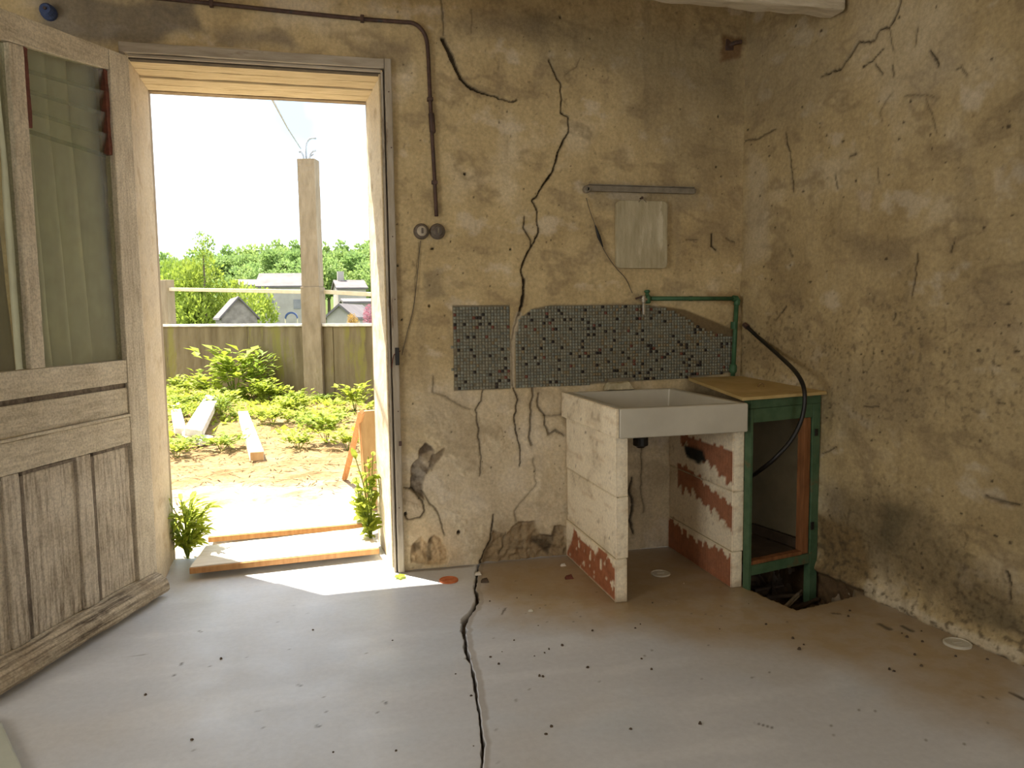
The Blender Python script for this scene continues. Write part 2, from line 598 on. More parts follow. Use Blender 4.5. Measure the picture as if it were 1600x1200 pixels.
M['leaf'] = leaf_mat('fresh_weed_leaf', (0.28, 0.38, 0.035), (0.54, 0.60, 0.08), 3, .45)
M['leaf_dark'] = leaf_mat('mid_weed_leaf', (0.20, 0.30, 0.035), (0.40, 0.48, 0.07), 3, .45)
M['leaf_tree'] = leaf_mat('yellow_green_tree_leaf', (0.20, 0.31, 0.035), (0.44, 0.50, 0.08), 0.8, .4)  # yellow-green leaf colour of the nearer trees
M['leaf_far'] = leaf_mat('far_forest_leaf', (0.22, 0.36, 0.11), (0.46, 0.56, 0.17), 0.12, 0.4)
M['leaf_pink'] = leaf_mat('pink_blossom', (0.42, 0.14, 0.20), (0.55, 0.25, 0.30), 1)
M['leaf_orange'] = leaf_mat('orange_blossom', (0.55, 0.32, 0.08), (0.60, 0.42, 0.12), 1)
M['straw'] = leaf_mat('dry_straw', (0.32, 0.19, 0.075), (0.48, 0.32, 0.14), 3, 0.2)


def glass_mat():
    m, t, b, out = new_mat('dusty_glass')
    v = coords(t)
    b.inputs['Base Color'].default_value = (0.30, 0.29, 0.23, 1)
    b.inputs['Roughness'].default_value = 0.25
    b.inputs['Specular IOR Level'].default_value = 0.6
    tr = t.nodes.new('ShaderNodeBsdfTransparent')
    tr.inputs['Color'].default_value = (0.86, 0.88, 0.82, 1)
    f = ramp(t, noise(t, v, 5, 5), [(0.3, (0.09,) * 3), (0.75, (0.24,) * 3)])
    mx = t.nodes.new('ShaderNodeMixShader')
    t.links.new(f, mx.inputs[0])
    t.links.new(tr.outputs['BSDF'], mx.inputs[1])
    t.links.new(b.outputs['BSDF'], mx.inputs[2])
    t.links.new(mx.outputs['Shader'], out.inputs['Surface'])
    return m


M['glass'] = glass_mat()
M['curtain'] = plain_mat('old_net_curtain', (0.74, 0.71, 0.58), (0.82, 0.79, 0.66), 6, 0.9, (6, 6, 0.5), 0.2, c3=(0.26, 0.22, 0.15), c3pos=0.68)
M['curtain_brown'] = plain_mat('brown_stained_curtain', (0.36, 0.30, 0.21), (0.52, 0.45, 0.33), 4, 0.9, (4, 4, 0.5), 0.2)


# ================================================================== STRUCTURE
DOOR_X0, DOOR_X1, DOOR_Z = -0.735, 0.315, 2.285
CEIL = 2.72


def grid_index(nu, nv, keep=None):
    i = np.arange(nu * nv).reshape(nv, nu)
    q = np.stack([i[:-1, :-1], i[:-1, 1:], i[1:, 1:], i[1:, :-1]], -1).reshape(-1, 4)
    return q if keep is None else q[keep]


def plaster_base(x, z, seed):
    n1, n2, n3 = fbm(x, z, 1.3, 4, seed), fbm(x, z, 4.2, 5, seed + 7), fbm(x, z, 16, 4, seed + 13)
    A, B, Cc = np.array([0.51, 0.40, 0.22]), np.array([0.345, 0.255, 0.13]), np.array([0.63, 0.535, 0.37])
    c = np.repeat(A[None], len(x), 0)
    c = mixc(c, B, np.clip(sstep(-0.1, 0.4, n1 * 0.6 + n2 * 0.7), 0, 1) * 0.62)
    c = mixc(c, Cc, sstep(0.08, 0.5, -n1 * 0.5 - n2 * 0.7) * 0.7)
    c = mixc(c, (0.19, 0.14, 0.08), sstep(0.30, 0.62, n3 * 0.7 + n2 * 0.4) * 0.45)
    # broad dirt veils and small dark pits
    n4 = fbm(x, z, 34, 3, seed + 21)
    c = mixc(c, (0.16, 0.12, 0.07), sstep(0.42, 0.62, n4 + 0.25 * n2) * 0.5)
    st = fbm(x * 7.0, z * 0.9, 1.6, 4, seed + 31)
    c = mixc(c, (0.30, 0.235, 0.14), sstep(0.12, 0.5, st) * 0.35)
    c *= (1 + 0.10 * fbm(x, z, 60, 2, seed + 41))[:, None]
    n6 = fbm(x * .8 + .3 * z, z * 1.3, 5.0, 5, seed + 51)
    c = mixc(c, (0.27, 0.20, 0.115), sstep(0.10, 0.32, n6) * (1 - sstep(0.32, 0.5, n6)) * 0.55)
    c = mixc(c, (0.66, 0.58, 0.45), sstep(0.22, 0.5, -n6 + .3 * n3) * 0.5)
    h = fbm(x, z, 2.0, 3, seed + 3) * 0.012 + fbm(x, z, 8, 5, seed + 5) * 0.006 + np.abs(fbm(x, z, 5, 3, seed + 61)) * .006
    return c, h, n2, n3


def cracks(x, z, c, h, lst, seed=5):
    jit = fbm(x, z, 28, 3, seed) * 0.006 + fbm(x, z, 7, 3, seed + 2) * .010
    jit2 = fbm(x, z, 28, 3, seed + 9) * 0.006 + fbm(x, z, 7, 3, seed + 12) * .010
    for pts, w, depth, dark in lst:
        ws = w if isinstance(w, (list, tuple)) else [w] * len(pts)
        d, wd = seg_dist(x + jit, z + jit2, pts, ws)
        core = 1 - sstep(wd * 0.5, wd * 0.5 + 0.0035, d)
        halo = 1 - sstep(wd, wd * 2.5 + 0.012, d)
        h -= core * depth
        c[:] = mixc(c, (0.22, 0.165, 0.10), halo * 0.25)
        c[:] = mixc(c, (0.028, 0.020, 0.014), core * dark)


def blobs(x, z, c, lst, seed=2):
    """irregular stains: (polygon, colour, strength, feather)"""
    jx, jz = fbm(x, z, 9, 6, seed, .62) * 0.05, fbm(x, z, 9, 6, seed + 5, .62) * 0.05
    for pts, colr, s, fe in lst:
        sd = poly_sd(x + jx * min(1, .35 + fe * 9), z + jz * min(1, .35 + fe * 9), pts)
        c[:] = mixc(c, colr, (1 - sstep(-fe, fe, sd)) * s)


# ---- back wall
Z5 = (600, 0, 2.6667)
Z6 = (620, 420, 2.7586)
ZA = (600, 560, 3.3344)
main_crack = zo(*Z5, [(690, 250), (735, 350), (738, 468), (770, 490), (770, 550), (740, 600), (705, 710), (665, 775), (618, 835), (640, 880), (645, 970), (612, 1030), (572, 1125), (583, 1200)]) + \
    zo(*Z6, [(548, 50), (545, 130), (525, 195)])
main_w = [w_ * .75 for w_ in (.002, .002, .002, .003, .003, .005, .006, .005, .003, .003, .003, .005, .005, .007, .012, .013, .010)]
gap_crack = zo(*Z6, [(525, 195), (508, 260), (497, 320), (494, 420), (496, 500)])
low_crack = zo(*Z6, [(496, 500), (520, 560), (505, 640), (510, 690)]) + zo(*ZA, [(690, 390), (705, 460), (708, 560)])
BW_CR = [
    (BWp(main_crack), main_w, 0.022, 0.95),
    (BWp(gap_crack), [.006, .003, .003, .003, .003], 0.008, 0.45),
    (BWp(low_crack), [.003, .004, .005, .004, .003, .002, .001], 0.010, 0.8),
    (BWp(zo(*Z5, [(590, 905), (582, 945), (605, 990), (610, 1030)])), .003, 0.008, 0.85),
    (BWp(zo(*ZA, [(515, 165), (510, 220), (475, 270), (490, 360), (500, 480), (500, 610)])), [.003, .003, .003, .003, .002, .001], 0.006, 0.75),
    (BWp(zo(*ZA, [(775, 150), (765, 280), (757, 425), (770, 455)])), [.006, .006, .006, .008], 0.010, 0.55),
    (BWp(zo(*ZA, [(800, 180), (800, 245), (838, 300), (835, 350), (860, 395), (895, 375), (935, 400)])), [.006, .007, .004, .004, .007, .009, .006], 0.010, 0.55),
    (BWp(zo(*ZA, [(830, 300), (880, 300), (945, 290)])), .004, 0.004, 0.4),
    (BWp(zo(*Z5, [(240, 0), (250, 150)])), .002, 0.004, 0.6),
    (BWp(zo(*Z5, [(248, 165), (280, 230), (300, 280), (318, 325), (360, 365), (410, 388), (470, 405), (530, 425), (555, 418)])), [.016, .022, .014, .013, .010, .007, .003, .002, .003], 0.02, 0.9),
    (BWp(zo(*ZA, [(570, 820), (560, 880), (555, 950), (505, 1050), (500, 1085)])), [.002, .004, .004, .004, .006], 0.010, 0.85),
    (BWp(zo(*ZA, [(200, 690), (235, 745), (280, 800), (320, 920)])), [.006, .005, .002, .001], 0.006, 0.6),
    (BWp(zo(*ZA, [(105, 670), (150, 680), (200, 740), (212, 790), (185, 832), (130, 838), (110, 815)])), [.003, .004, .005, .004, .004, .004, .004], 0.008, 0.7),
    (BWp(zo(*ZA, [(255, 90), (255, 175), (330, 200), (385, 240), (450, 268)])), [.002, .003, .004, .003, .002], 0.004, 0.45),
    (BWp(zo(*ZA, [(630, 910), (615, 990), (600, 1020)])), .003, 0.004, 0.5),
    (BWp(zo(*ZA, [(690, 840), (680, 800), (740, 720), (790, 650), (780, 520)])), .0015, 0.003, 0.4),
    (BWp(zo(*Z5, [(365, 40), (362, 140)])), .001, 0.002, 0.35),
    (BWp(zo(*Z5, [(760, 310), (800, 280), (820, 240)])), .001, 0.002, 0.4),
    (BWp([(988, 745), (983, 765), (990, 790), (985, 812), (990, 832)]), [.004, .012, .010, .014, .006], .012, .85),
    (BWp([(1004, 700), (1000, 760), (1006, 800)]), .003, .006, .5),
    (BWp([(1112, 368), (1112, 385), (1118, 391)]), .005, 0.01, 0.9),
    (BWp([(1073, 375), (1090, 373)]), .003, 0.004, 0.5),
    (BWp([(1135, 372), (1147, 378)]), .004, 0.004, 0.5),
    (BWp([(655, 380), (651, 420), (648, 470), (632, 545)]), .0012, 0.0, 0.5),
]
HOLES = [(690, 62, .010), (1140, 70, .012), (632, 803, .010), (717, 832, .009), (676, 389, .007), (726, 271, .006), (798, 390, .006), (671, 478, .006), (704, 377, .004), (741, 391, .003), (621, 415, .004),
         (1123, 181, .005), (876, 26, .008), (1119, 261, .004), (1127, 276, .004), (758, 500, .0), (963, 375, .0), (620, 350, .004), (628, 500, .004)]
brk_A = BWp(zo(*ZA, [(215, 440), (250, 465), (268, 510), (262, 560), (220, 610), (205, 690), (215, 735), (140, 682), (150, 560), (185, 525), (182, 470)]))
brk_A2 = BWp(zo(*ZA, [(268, 505), (300, 478), (322, 470), (295, 530), (250, 590), (240, 570)]))
brk_C = BWp(zo(*ZA, [(145, 965), (190, 930), (225, 960), (265, 925), (300, 945), (330, 1000), (325, 1060), (250, 1075), (145, 1060)]))
brk_D = BWp(zo(*ZA, [(500, 1090), (540, 980), (565, 900), (625, 920), (660, 880), (700, 850), (780, 860), (810, 920), (870, 930), (890, 870), (945, 875), (960, 1040), (960, 1100)]))
lighter = BWp([(640, 640), (700, 600), (890, 610), (888, 830), (860, 835), (842, 850), (800, 812), (760, 850), (745, 890), (700, 890), (690, 840), (660, 760), (690, 700)])
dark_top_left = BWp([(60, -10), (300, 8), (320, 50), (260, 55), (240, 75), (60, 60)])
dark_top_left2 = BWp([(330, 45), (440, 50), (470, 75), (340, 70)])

xs = np.concatenate([np.linspace(-3.05, -0.95, 40, endpoint=False), np.arange(-0.95, DOOR_X0 - 0.004, 0.008), np.linspace(DOOR_X0, DOOR_X1, 120), np.arange(DOOR_X1 + .004, 2.14, 0.0042)])
zs = np.concatenate([np.arange(0, DOOR_Z - .003, 0.0048), np.arange(DOOR_Z, 2.76, 0.006)])
nu, nv = len(xs), len(zs)
X, Zz = np.meshgrid(xs, zs)
x, z = X.ravel(), Zz.ravel()
c, h, n2, n3 = plaster_base(x, z, 1)
c = np.clip(c * 1.16, 0, .74)
c = mixc(c, (0.66, 0.58, 0.44), (1 - sstep(0.25, 1.25, z)) * 0.45)
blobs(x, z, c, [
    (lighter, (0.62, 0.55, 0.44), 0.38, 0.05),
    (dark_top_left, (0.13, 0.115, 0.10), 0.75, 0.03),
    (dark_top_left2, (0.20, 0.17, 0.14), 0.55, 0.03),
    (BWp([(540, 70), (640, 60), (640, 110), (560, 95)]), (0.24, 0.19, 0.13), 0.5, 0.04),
    (BWp([(820, 20), (1160, 60), (1160, 170), (1000, 120), (820, 70)]), (0.20, 0.155, 0.085), 0.6, 0.09),  # upper corner darkening, grime and shade painted together, next two patches too
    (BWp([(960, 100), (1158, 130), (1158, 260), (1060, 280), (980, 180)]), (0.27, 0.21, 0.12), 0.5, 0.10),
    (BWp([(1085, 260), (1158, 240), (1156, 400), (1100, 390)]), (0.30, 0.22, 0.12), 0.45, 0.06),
    (BWp([(840, 80), (880, 90), (900, 130), (860, 120)]), (0.25, 0.20, 0.12), 0.4, 0.03),
    (BWp(zo(*Z6, [(115, 10), (195, 0), (205, 120), (130, 130)])), (0.26, 0.205, 0.13), 0.6, 0.02),
    (BWp([(1105, 455), (1160, 455), (1162, 480), (1100, 470)]), (0.30, 0.17, 0.06), 0.6, 0.02),
    (BWp([(905, 285), (1095, 285), (1095, 330), (930, 330)]), (0.27, 0.22, 0.15), 0.45, 0.02),
    (BWp([(690, 25), (860, 20), (850, 60), (700, 60)]), (0.22, 0.18, 0.12), 0.4, 0.05),
    (BWp([(1126, 56), (1158, 56), (1158, 92), (1128, 96)]), (0.17, 0.085, 0.035), .8, .012),
    (brk_D, (0.25, 0.175, 0.095), 0.85, 0.012),
    (brk_C, (0.40, 0.27, 0.13), 0.8, 0.01),
    (brk_A, (0.165, 0.125, 0.088), 0.95, 0.004),
    (brk_A2, (0.20, 0.15, 0.10), 0.9, 0.004),
    (BWp(zo(*ZA, [(205, 500), (265, 490), (262, 555), (225, 580), (195, 540)])), (0.46, 0.37, 0.25), 0.8, 0.006),
    (BWp(zo(*ZA, [(110, 690), (150, 690), (195, 740), (205, 790), (180, 825), (130, 830)])), (0.52, 0.42, 0.30), 0.6, 0.006),
    (BWp(zo(*ZA, [(115, 850), (330, 870), (420, 1060), (120, 1060)])), (0.58, 0.42, 0.25), 0.5, 0.05),  # orange bounced light by the jamb put into the plaster colour
    (BWp(zo(*ZA, [(150, 560), (220, 600), (205, 640), (150, 640)])), (0.06, 0.045, 0.035), 0.7, 0.006),
    (BWp(zo(*ZA, [(230, 940), (250, 930), (255, 1050), (225, 1060)])), (0.10, 0.075, 0.045), 0.7, 0.008),
    (BWp(zo(*ZA, [(150, 960), (185, 950), (195, 1000), (150, 1010)])), (0.13, 0.095, 0.055), 0.7, 0.008),
    (BWp(zo(*ZA, [(770, 930), (860, 920), (890, 870), (905, 890), (880, 960), (860, 1030), (830, 990), (780, 960)])), (0.075, 0.055, 0.035), 0.85, 0.008),
    (BWp(zo(*ZA, [(650, 970), (735, 945), (735, 1000), (650, 1010)])), (0.10, 0.075, 0.045), 0.6, 0.01),
])
low_w = 1 - sstep(.6, 1.0, z)
n8 = fbm(x + .4 * z, z, 4.0, 6, 201, .6)
c = mixc(c, (0.36, 0.28, 0.175), low_w * sstep(.08, .35, n8) * .5)
c = mixc(c, (0.72, 0.65, 0.53), low_w * sstep(.1, .35, -n8) * .45)
h += low_w * (np.sign(n8 - .12) * sstep(0, .05, np.abs(n8 - .12)) * .0025 + fbm(x, z, 20, 4, 203) * .003)
sd = poly_sd(x + fbm(x, z, 9, 6, 2, .62) * .019, z + fbm(x, z, 9, 6, 7, .62) * .019, brk_A)
h -= (1 - sstep(-.004, .004, sd)) * (0.026 + 0.01 * n3)
sd = poly_sd(x + fbm(x, z, 9, 6, 2, .62) * .019, z + fbm(x, z, 9, 6, 7, .62) * .019, brk_A2)
h -= (1 - sstep(-.004, .004, sd)) * 0.014
for pg in (brk_C, brk_D):
    sd = poly_sd(x + fbm(x, z, 9, 6, 2, .62) * .022, z + fbm(x, z, 9, 6, 7, .62) * .022, pg)
    h -= (1 - sstep(-.006, .006, sd)) * (0.016 + 0.02 * fbm(x, z, 22, 3, 77))
cracks(x, z, c, h, BW_CR)
for px, py, r in HOLES:
    if r:
        p = onY(px, py)
        d = np.hypot(x - p[0], z - p[2]) + fbm(x, z, 50, 2, 4) * r
        f = 1 - sstep(r * .6, r * 1.1, d)
        h -= f * 0.012
        c = mixc(c, (0.02, 0.014, 0.010), f * 0.95)
for k in range(150):
    qx, qz, r = rnd.uniform(.36, 2.08), rnd.uniform(.3, 2.6), rnd.choice([.0018, .0025, .0035])
    c = mixc(c, (0.05, 0.036, 0.022), (1 - sstep(r * .7, r * 1.6, np.hypot(x - qx, z - qz))) * .8)
# bed of the mosaic: grey mortar
TILE_L = (0.606, 0.873, 0.846, 1.240)
tile_R = BWp([(806, 606), (806, 520), (812, 498), (832, 483), (862, 477), (1000, 476), (1035, 480), (1062, 490), (1085, 505), (1110, 518), (1146, 526), (1146, 580), (1100, 588), (890, 602)])
wedge = BWp([(1030, 478), (1070, 484), (1110, 500), (1148, 516), (1148, 532), (1105, 522), (1075, 505), (1050, 490)])
bedL = (x > TILE_L[0] - .003) & (x < TILE_L[1] + .003) & (z > TILE_L[2] - .003) & (z < TILE_L[3] + .003)
sdR = poly_sd(x, z, tile_R)
c = mixc(c, (0.185, 0.16, 0.115), np.maximum(bedL, 1 - sstep(-.002, .006, sdR)) * 0.9)
c = mixc(c, (0.15, 0.105, 0.055), (1 - sstep(-.004, .006, poly_sd(x, z, wedge))) * 0.9)
c = mixc(c, (0.50, 0.43, 0.32), (1 - sstep(.012, .016, seg_dist(x, z, BWp(gap_crack))[0])) * 0.7)
edge = sstep(0.0, 0.02, np.maximum(np.maximum(DOOR_X0 - x, x - DOOR_X1), z - DOOR_Z))
bed = np.maximum(bedL, 1 - sstep(-.004, .012, np.minimum(sdR, poly_sd(x, z, wedge))))
h = h * (1 - bed)
V = np.stack([x, -h * edge, z], -1)
cx_, cz_ = (X[:-1, :-1] + X[1:, 1:]) / 2, (Zz[:-1, :-1] + Zz[1:, 1:]) / 2
keep = ~((cx_ > DOOR_X0) & (cx_ < DOOR_X1) & (cz_ < DOOR_Z)).ravel()
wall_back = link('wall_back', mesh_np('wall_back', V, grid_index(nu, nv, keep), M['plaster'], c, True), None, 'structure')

# outer leaf of the same wall and the reveals of the doorway
WT = 0.50
rev_col = (0.66, 0.58, 0.42)


def plaster_patch(name, P0, eu, ev, lu, lv, step, parent, tint, seed, nrm, amp=0.006):
    us, vs = np.linspace(0, lu, max(2, int(lu / step))), np.linspace(0, lv, max(2, int(lv / step)))
    A, B = np.meshgrid(us, vs)
    a, b = A.ravel(), B.ravel()
    cc, hh, _, m3 = plaster_base(a + seed, b, seed)
    cc = mixc(cc, tint, np.full(len(a), 0.7))
    cc = mixc(cc, (0.36, 0.27, 0.16), sstep(.2, .45, fbm(a, b, 9, 4, seed + 3)) * .6)
    fade = sstep(0, .03, np.minimum(np.minimum(a, lu - a), np.minimum(b, lv - b)))
    VV = np.asarray(P0)[None] + a[:, None] * np.asarray(eu)[None] + b[:, None] * np.asarray(ev)[None] + (hh * fade * amp / .006)[:, None] * np.asarray(nrm)[None]
    return link(name, mesh_np(name, VV, grid_index(len(us), len(vs)), M['plaster'], cc, True), parent)


OXL, OXR, OZT = -0.745, 0.268, 2.268        # the outer mouth of the doorway
dR = np.array([OXR - DOOR_X1, WT, 0]); lR = np.linalg.norm(dR)
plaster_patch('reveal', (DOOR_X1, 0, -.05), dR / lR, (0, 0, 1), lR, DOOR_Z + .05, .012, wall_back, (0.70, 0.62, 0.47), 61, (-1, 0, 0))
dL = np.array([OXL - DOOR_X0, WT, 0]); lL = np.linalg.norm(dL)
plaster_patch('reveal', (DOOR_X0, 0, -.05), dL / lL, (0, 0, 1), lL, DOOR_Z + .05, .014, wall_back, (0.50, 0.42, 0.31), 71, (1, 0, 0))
of = MB()
of.box((-3.3, WT, -1.0), (OXL, WT + .05, 3.2)).box((OXR, WT, -1.0), (3.6, WT + .05, 3.2)).box((OXL, WT, OZT), (OXR, WT + .05, 3.2))
of.build('outer_face', M['concrete'], wall_back)
# lintel boards lining the top of the doorway
yb = [0.0, 0.075, 0.19, 0.30, 0.40, WT]
for k in range(5):
    y0, y1 = yb[k] + .002, yb[k + 1] - .002
    zt = DOOR_Z - (DOOR_Z - OZT) * yb[k] / WT - (0.004 if k % 2 else 0.0)
    b = MB()
    b.box((DOOR_X0 - .01, y0, zt), (DOOR_X1 + .01 - .045 * yb[k] / WT, y1, zt + .05))
    b.build('lintel_plank', M['lintel'], wall_back, bevel=.004, rough=.004, cut=.06, seed=k)

# ---- right wall
s_ = np.arange(-0.02, 2.62, 0.0058)
zs = np.arange(-0.16, 2.76, 0.0058)
S, Zz = np.meshgrid(s_, zs)
s, z = S.ravel(), Zz.ravel()
c, h, n2, n3 = plaster_base(s + 5.3, z, 3)
c = c * (.93 - .16 * sstep(.8, 1.6, s))[:, None]  # plaster darkened towards the viewer to offset the stronger light there
Z8 = (1100, 0, 2.4)
Z9 = (1120, 420, 3.1583)
ZB = (1100, 700, 2.4)
RW_CR = [
    (RWp(zo(*Z8, [(738, -10), (725, 40), (705, 82), (690, 102), (655, 115), (638, 148), (620, 160), (578, 160), (545, 212), (510, 262), (480, 266), (445, 292)])), [.004, .006, .010, .005, .004, .004, .002, .004, .007, .005, .003, .003], .014, .92),
    (RWp(zo(*Z8, [(690, 102), (703, 150), (705, 185)])), .002, .004, .5),
    (RWp(zo(*Z8, [(668, 178), (632, 222), (606, 240)])), [.002, .006, .003], .008, .8),
    (RWp(zo(*Z8, [(640, 240), (665, 280)])), .003, .006, .7),
    (RWp(zo(*Z8, [(700, 245), (708, 285)])), .003, .006, .7),
    (RWp(zo(*Z8, [(848, 192), (880, 248)])), [.003, .006], .008, .8),
    (RWp(zo(*Z8, [(945, 265), (965, 252), (988, 286)])), .0025, .004, .6),
    (RWp(zo(*Z8, [(308, 495), (312, 530), (330, 575), (333, 660), (334, 716)])), [.002, .003, .003, .004, .008], .010, .85),
    (RWp(zo(*Z8, [(150, 527), (200, 522), (240, 500), (268, 488)])), [.002, .004, .006, .004], .008, .6),
    (RWp(zo(*Z8, [(490, 655), (500, 710)])), .003, .005, .6),
    (RWp(zo(*Z8, [(652, 630), (652, 690)])), .002, .003, .5),
    (RWp(zo(*Z8, [(806, 950), (795, 1030), (780, 1110)])), [.003, .003, .002], .006, .7),
    (RWp(zo(*Z8, [(935, 890), (922, 945)])), [.001, .006], .006, .7),
    (RWp(zo(*Z8, [(320, 935), (328, 960)])), .003, .004, .6),
    (RWp(zo(*Z8, [(310, 1150), (270, 1200)])), .003, .004, .6),
    (RWp(zo(*Z8, [(800, 100), (792, 170)])), .002, .003, .5),
    (RWp(zo(*Z8, [(750, 355), (860, 360)])), .002, .003, .4),
    (RWp(zo(*Z8, [(830, 370), (875, 500)])), .0012, .003, .4),
    (RWp(zo(*Z8, [(700, 350), (660, 420), (665, 450)])), .002, .003, .4),
    (RWp(zo(*Z8, [(570, 575), (545, 590)])), .005, .006, .7),
    (RWp(zo(*Z9, [(520, 915), (590, 880)])), .004, .005, .6),
    (RWp(zo(*Z9, [(730, 680), (800, 690)])), .004, .005, .6),
    (RWp(zo(*Z9, [(345, 190), (320, 220)])), .004, .005, .6),
    (RWp(zo(*Z9, [(885, 220), (880, 245)])), .004, .005, .6),
    (RWp(zo(*Z9, [(1380, 655), (1410, 660)])), .004, .005, .5),
    (RWp(zo(*Z9, [(1330, 1120), (1400, 1150), (1490, 1165)])), .003, .004, .5),
    (RWp(zo(*ZB, [(1060, 178), (1120, 200), (1195, 215)])), .003, .004, .5),
    (RWp(zo(*ZB, [(1140, 465), (1150, 520), (1148, 580)])), [.010, .004, .002], .008, .75),
]
blobs(s, z, c, [
    (RWp([(1320, 370), (1420, 380), (1410, 430), (1340, 410)]), (0.26, 0.20, 0.12), .55, .05),
    (RWp([(1160, 60), (1300, 30), (1330, 130), (1240, 200), (1160, 180)]), (0.31, 0.25, 0.155), .5, .10),  # same corner on this wall, grime and shade painted together
    (RWp([(1170, 230), (1200, 260), (1200, 400), (1165, 420)]), (0.58, 0.51, 0.38), .4, .04),
    (RWp([(1340, 0), (1500, 0), (1520, 120), (1400, 170), (1330, 100)]), (0.56, 0.49, 0.36), .4, .08),
    (RWp([(1500, 460), (1600, 440), (1600, 560), (1520, 540)]), (0.34, 0.26, 0.15), .5, .06),
    (RWp([(1300, 560), (1460, 590), (1450, 660), (1330, 690), (1290, 640)]), (0.30, 0.235, 0.14), .5, .06),
    (RWp([(1290, 760), (1440, 780), (1500, 860), (1600, 930), (1600, 985), (1500, 950), (1360, 890), (1285, 850)]), (0.165, 0.125, 0.07), .72, .07),
    (RWp([(1380, 790), (1420, 800), (1400, 860), (1370, 850)]), (0.10, 0.085, 0.05), .6, .04),
    (RWp([(1280, 800), (1345, 830), (1365, 910), (1280, 905)]), (0.20, 0.135, 0.06), .8, .03),
    (RWp([(1500, 930), (1600, 960), (1600, 1000), (1520, 970)]), (0.12, 0.10, 0.06), .6, .03),
    (RWp([(1355, 905), (1400, 935), (1460, 962), (1600, 1020), (1600, 1040), (1480, 985), (1350, 930)]), (0.60, 0.53, 0.40), .75, .012),
    (RWp([(1160, 470), (1300, 540), (1290, 600), (1200, 560), (1160, 560)]), (0.34, 0.26, 0.14), .4, .05),
    (RWp([(1340, 300), (1362, 300), (1358, 330), (1345, 325)]), (0.56, 0.46, 0.34), .5, .012),
    (RWp([(1500, 130), (1540, 150), (1530, 175), (1505, 170)]), (0.64, 0.56, 0.44), .5, .012),
    (RWp([(1555, 265), (1570, 262), (1568, 300), (1555, 300)]), (0.58, 0.49, 0.36), .5, .014),
])
n5 = fbm(s, z, 40, 3, 55)
low = 1 - sstep(.12, .55, z + fbm(s, z, 3, 3, 12) * .3)
c = mixc(c, (0.10, 0.075, 0.045), low * sstep(.05, .4, n5 + .3 * n2) * .75)
mid_dirt = (1 - sstep(.1, .35, np.abs(z - .95 + fbm(s, z, 2, 3, 33) * .3)))
c = mixc(c, (0.15, 0.115, 0.07), mid_dirt * sstep(.12, .42, n5 + .2 * n2) * .6)
h += low * fbm(s, z, 12, 3, 66) * .012 + (1 - sstep(.02, .09, z)) * (.018 + .01 * n3)
c = mixc(c, (0.045, 0.03, 0.018), (1 - sstep(-.012, .012, z + .02 * n3)) * .95)
c = mixc(c, (0.13, 0.08, 0.04), (1 - sstep(.0, .07, z + .05 * n5)) * (1 - sstep(.80, .95, s)) * .8)
h = np.where((z < .03) & (s < .86), h - .03 * (1 - sstep(.0, .03, z)), h)
cracks(s, z, c, h, [(p_, [v * .7 for v in w_] if isinstance(w_, list) else w_ * .7, d_, min(1, k_ * 1.05)) for p_, w_, d_, k_ in RW_CR], 15)
for k in range(240):
    qs, qz, r = rnd.uniform(.02, 2.2), rnd.uniform(.1, 2.6), rnd.choice([.002, .003, .0045])
    c = mixc(c, (0.06, 0.045, 0.028), (1 - sstep(r * .8, r * 1.7, np.hypot((s - qs) * rnd.choice([1, 1, .6]), z - qz))) * .9)
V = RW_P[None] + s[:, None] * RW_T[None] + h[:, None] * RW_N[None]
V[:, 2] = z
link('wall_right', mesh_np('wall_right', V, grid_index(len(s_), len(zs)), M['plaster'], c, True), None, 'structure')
b = MB()
q0, q1 = RW_P + RW_T * 2.59, RW_P + RW_T * 6.2
b.hexa([tuple(q0), tuple(q1), tuple(q1 - RW_N * .1), tuple(q0 - RW_N * .1)], [tuple(q0 + [0, 0, 2.75]), tuple(q1 + [0, 0, 2.75]), tuple(q1 - RW_N * .1 + [0, 0, 2.75]), tuple(q0 - RW_N * .1 + [0, 0, 2.75])])
M['plaster_plain'] = plain_mat('plain_old_plaster', (0.42, 0.34, 0.22), (0.54, 0.46, 0.33), 3, 0.92, bstr=.4)
b.build('wall_right_near', M['plaster_plain'], None, kind='structure')
# the walls behind the viewer, with unseen windows added for light
b = MB()
b.box((-3.15, -6.1, -.2), (-3.05, -3.75, 2.75)).box((-3.15, -2.45, -.2), (-3.05, .02, 2.75)).box((-3.15, -3.75, -.2), (-3.05, -2.45, .85)).box((-3.15, -3.75, 2.25), (-3.05, -2.45, 2.75))
b.build('wall_left', M['plaster_plain'], None, kind='structure')
b = MB()
b.box((-3.15, -6.15, -.2), (.1, -6.05, 2.75)).box((1.5, -6.15, -.2), (2.85, -6.05, 2.75)).box((.1, -6.15, -.2), (1.5, -6.05, .85)).box((.1, -6.15, 2.25), (1.5, -6.05, 2.75))
b.build('wall_rear', M['plaster_plain'], None, kind='structure')
for nm, loc, rz, w in (('added_window_1', (-3.10, -3.10, .85), R(90), 1.3), ('added_window_2', (.8, -6.10, .85), 0, 1.4)):  # made-up openings that carry the added lamps
    e = empty(nm, loc, rz, 'structure')
    f = MB()
    f.box((-w / 2, -.03, 0), (-w / 2 + .06, .03, 1.4)).box((w / 2 - .06, -.03, 0), (w / 2, .03, 1.4)).box((-w / 2 + .06, -.03, 0), (w / 2 - .06, .03, .06)).box((-w / 2 + .06, -.03, 1.34), (w / 2 - .06, .03, 1.4)).box((-.03, -.03, .06), (.03, .03, 1.34))
    f.build('window_frame', M['frame_wood'], e)
b = MB()
b.box((-3.15, -6.15, 2.70), (2.95, .05, 2.80))
b.build('ceiling', M['plaster_plain'], None, kind='structure')
b = MB()
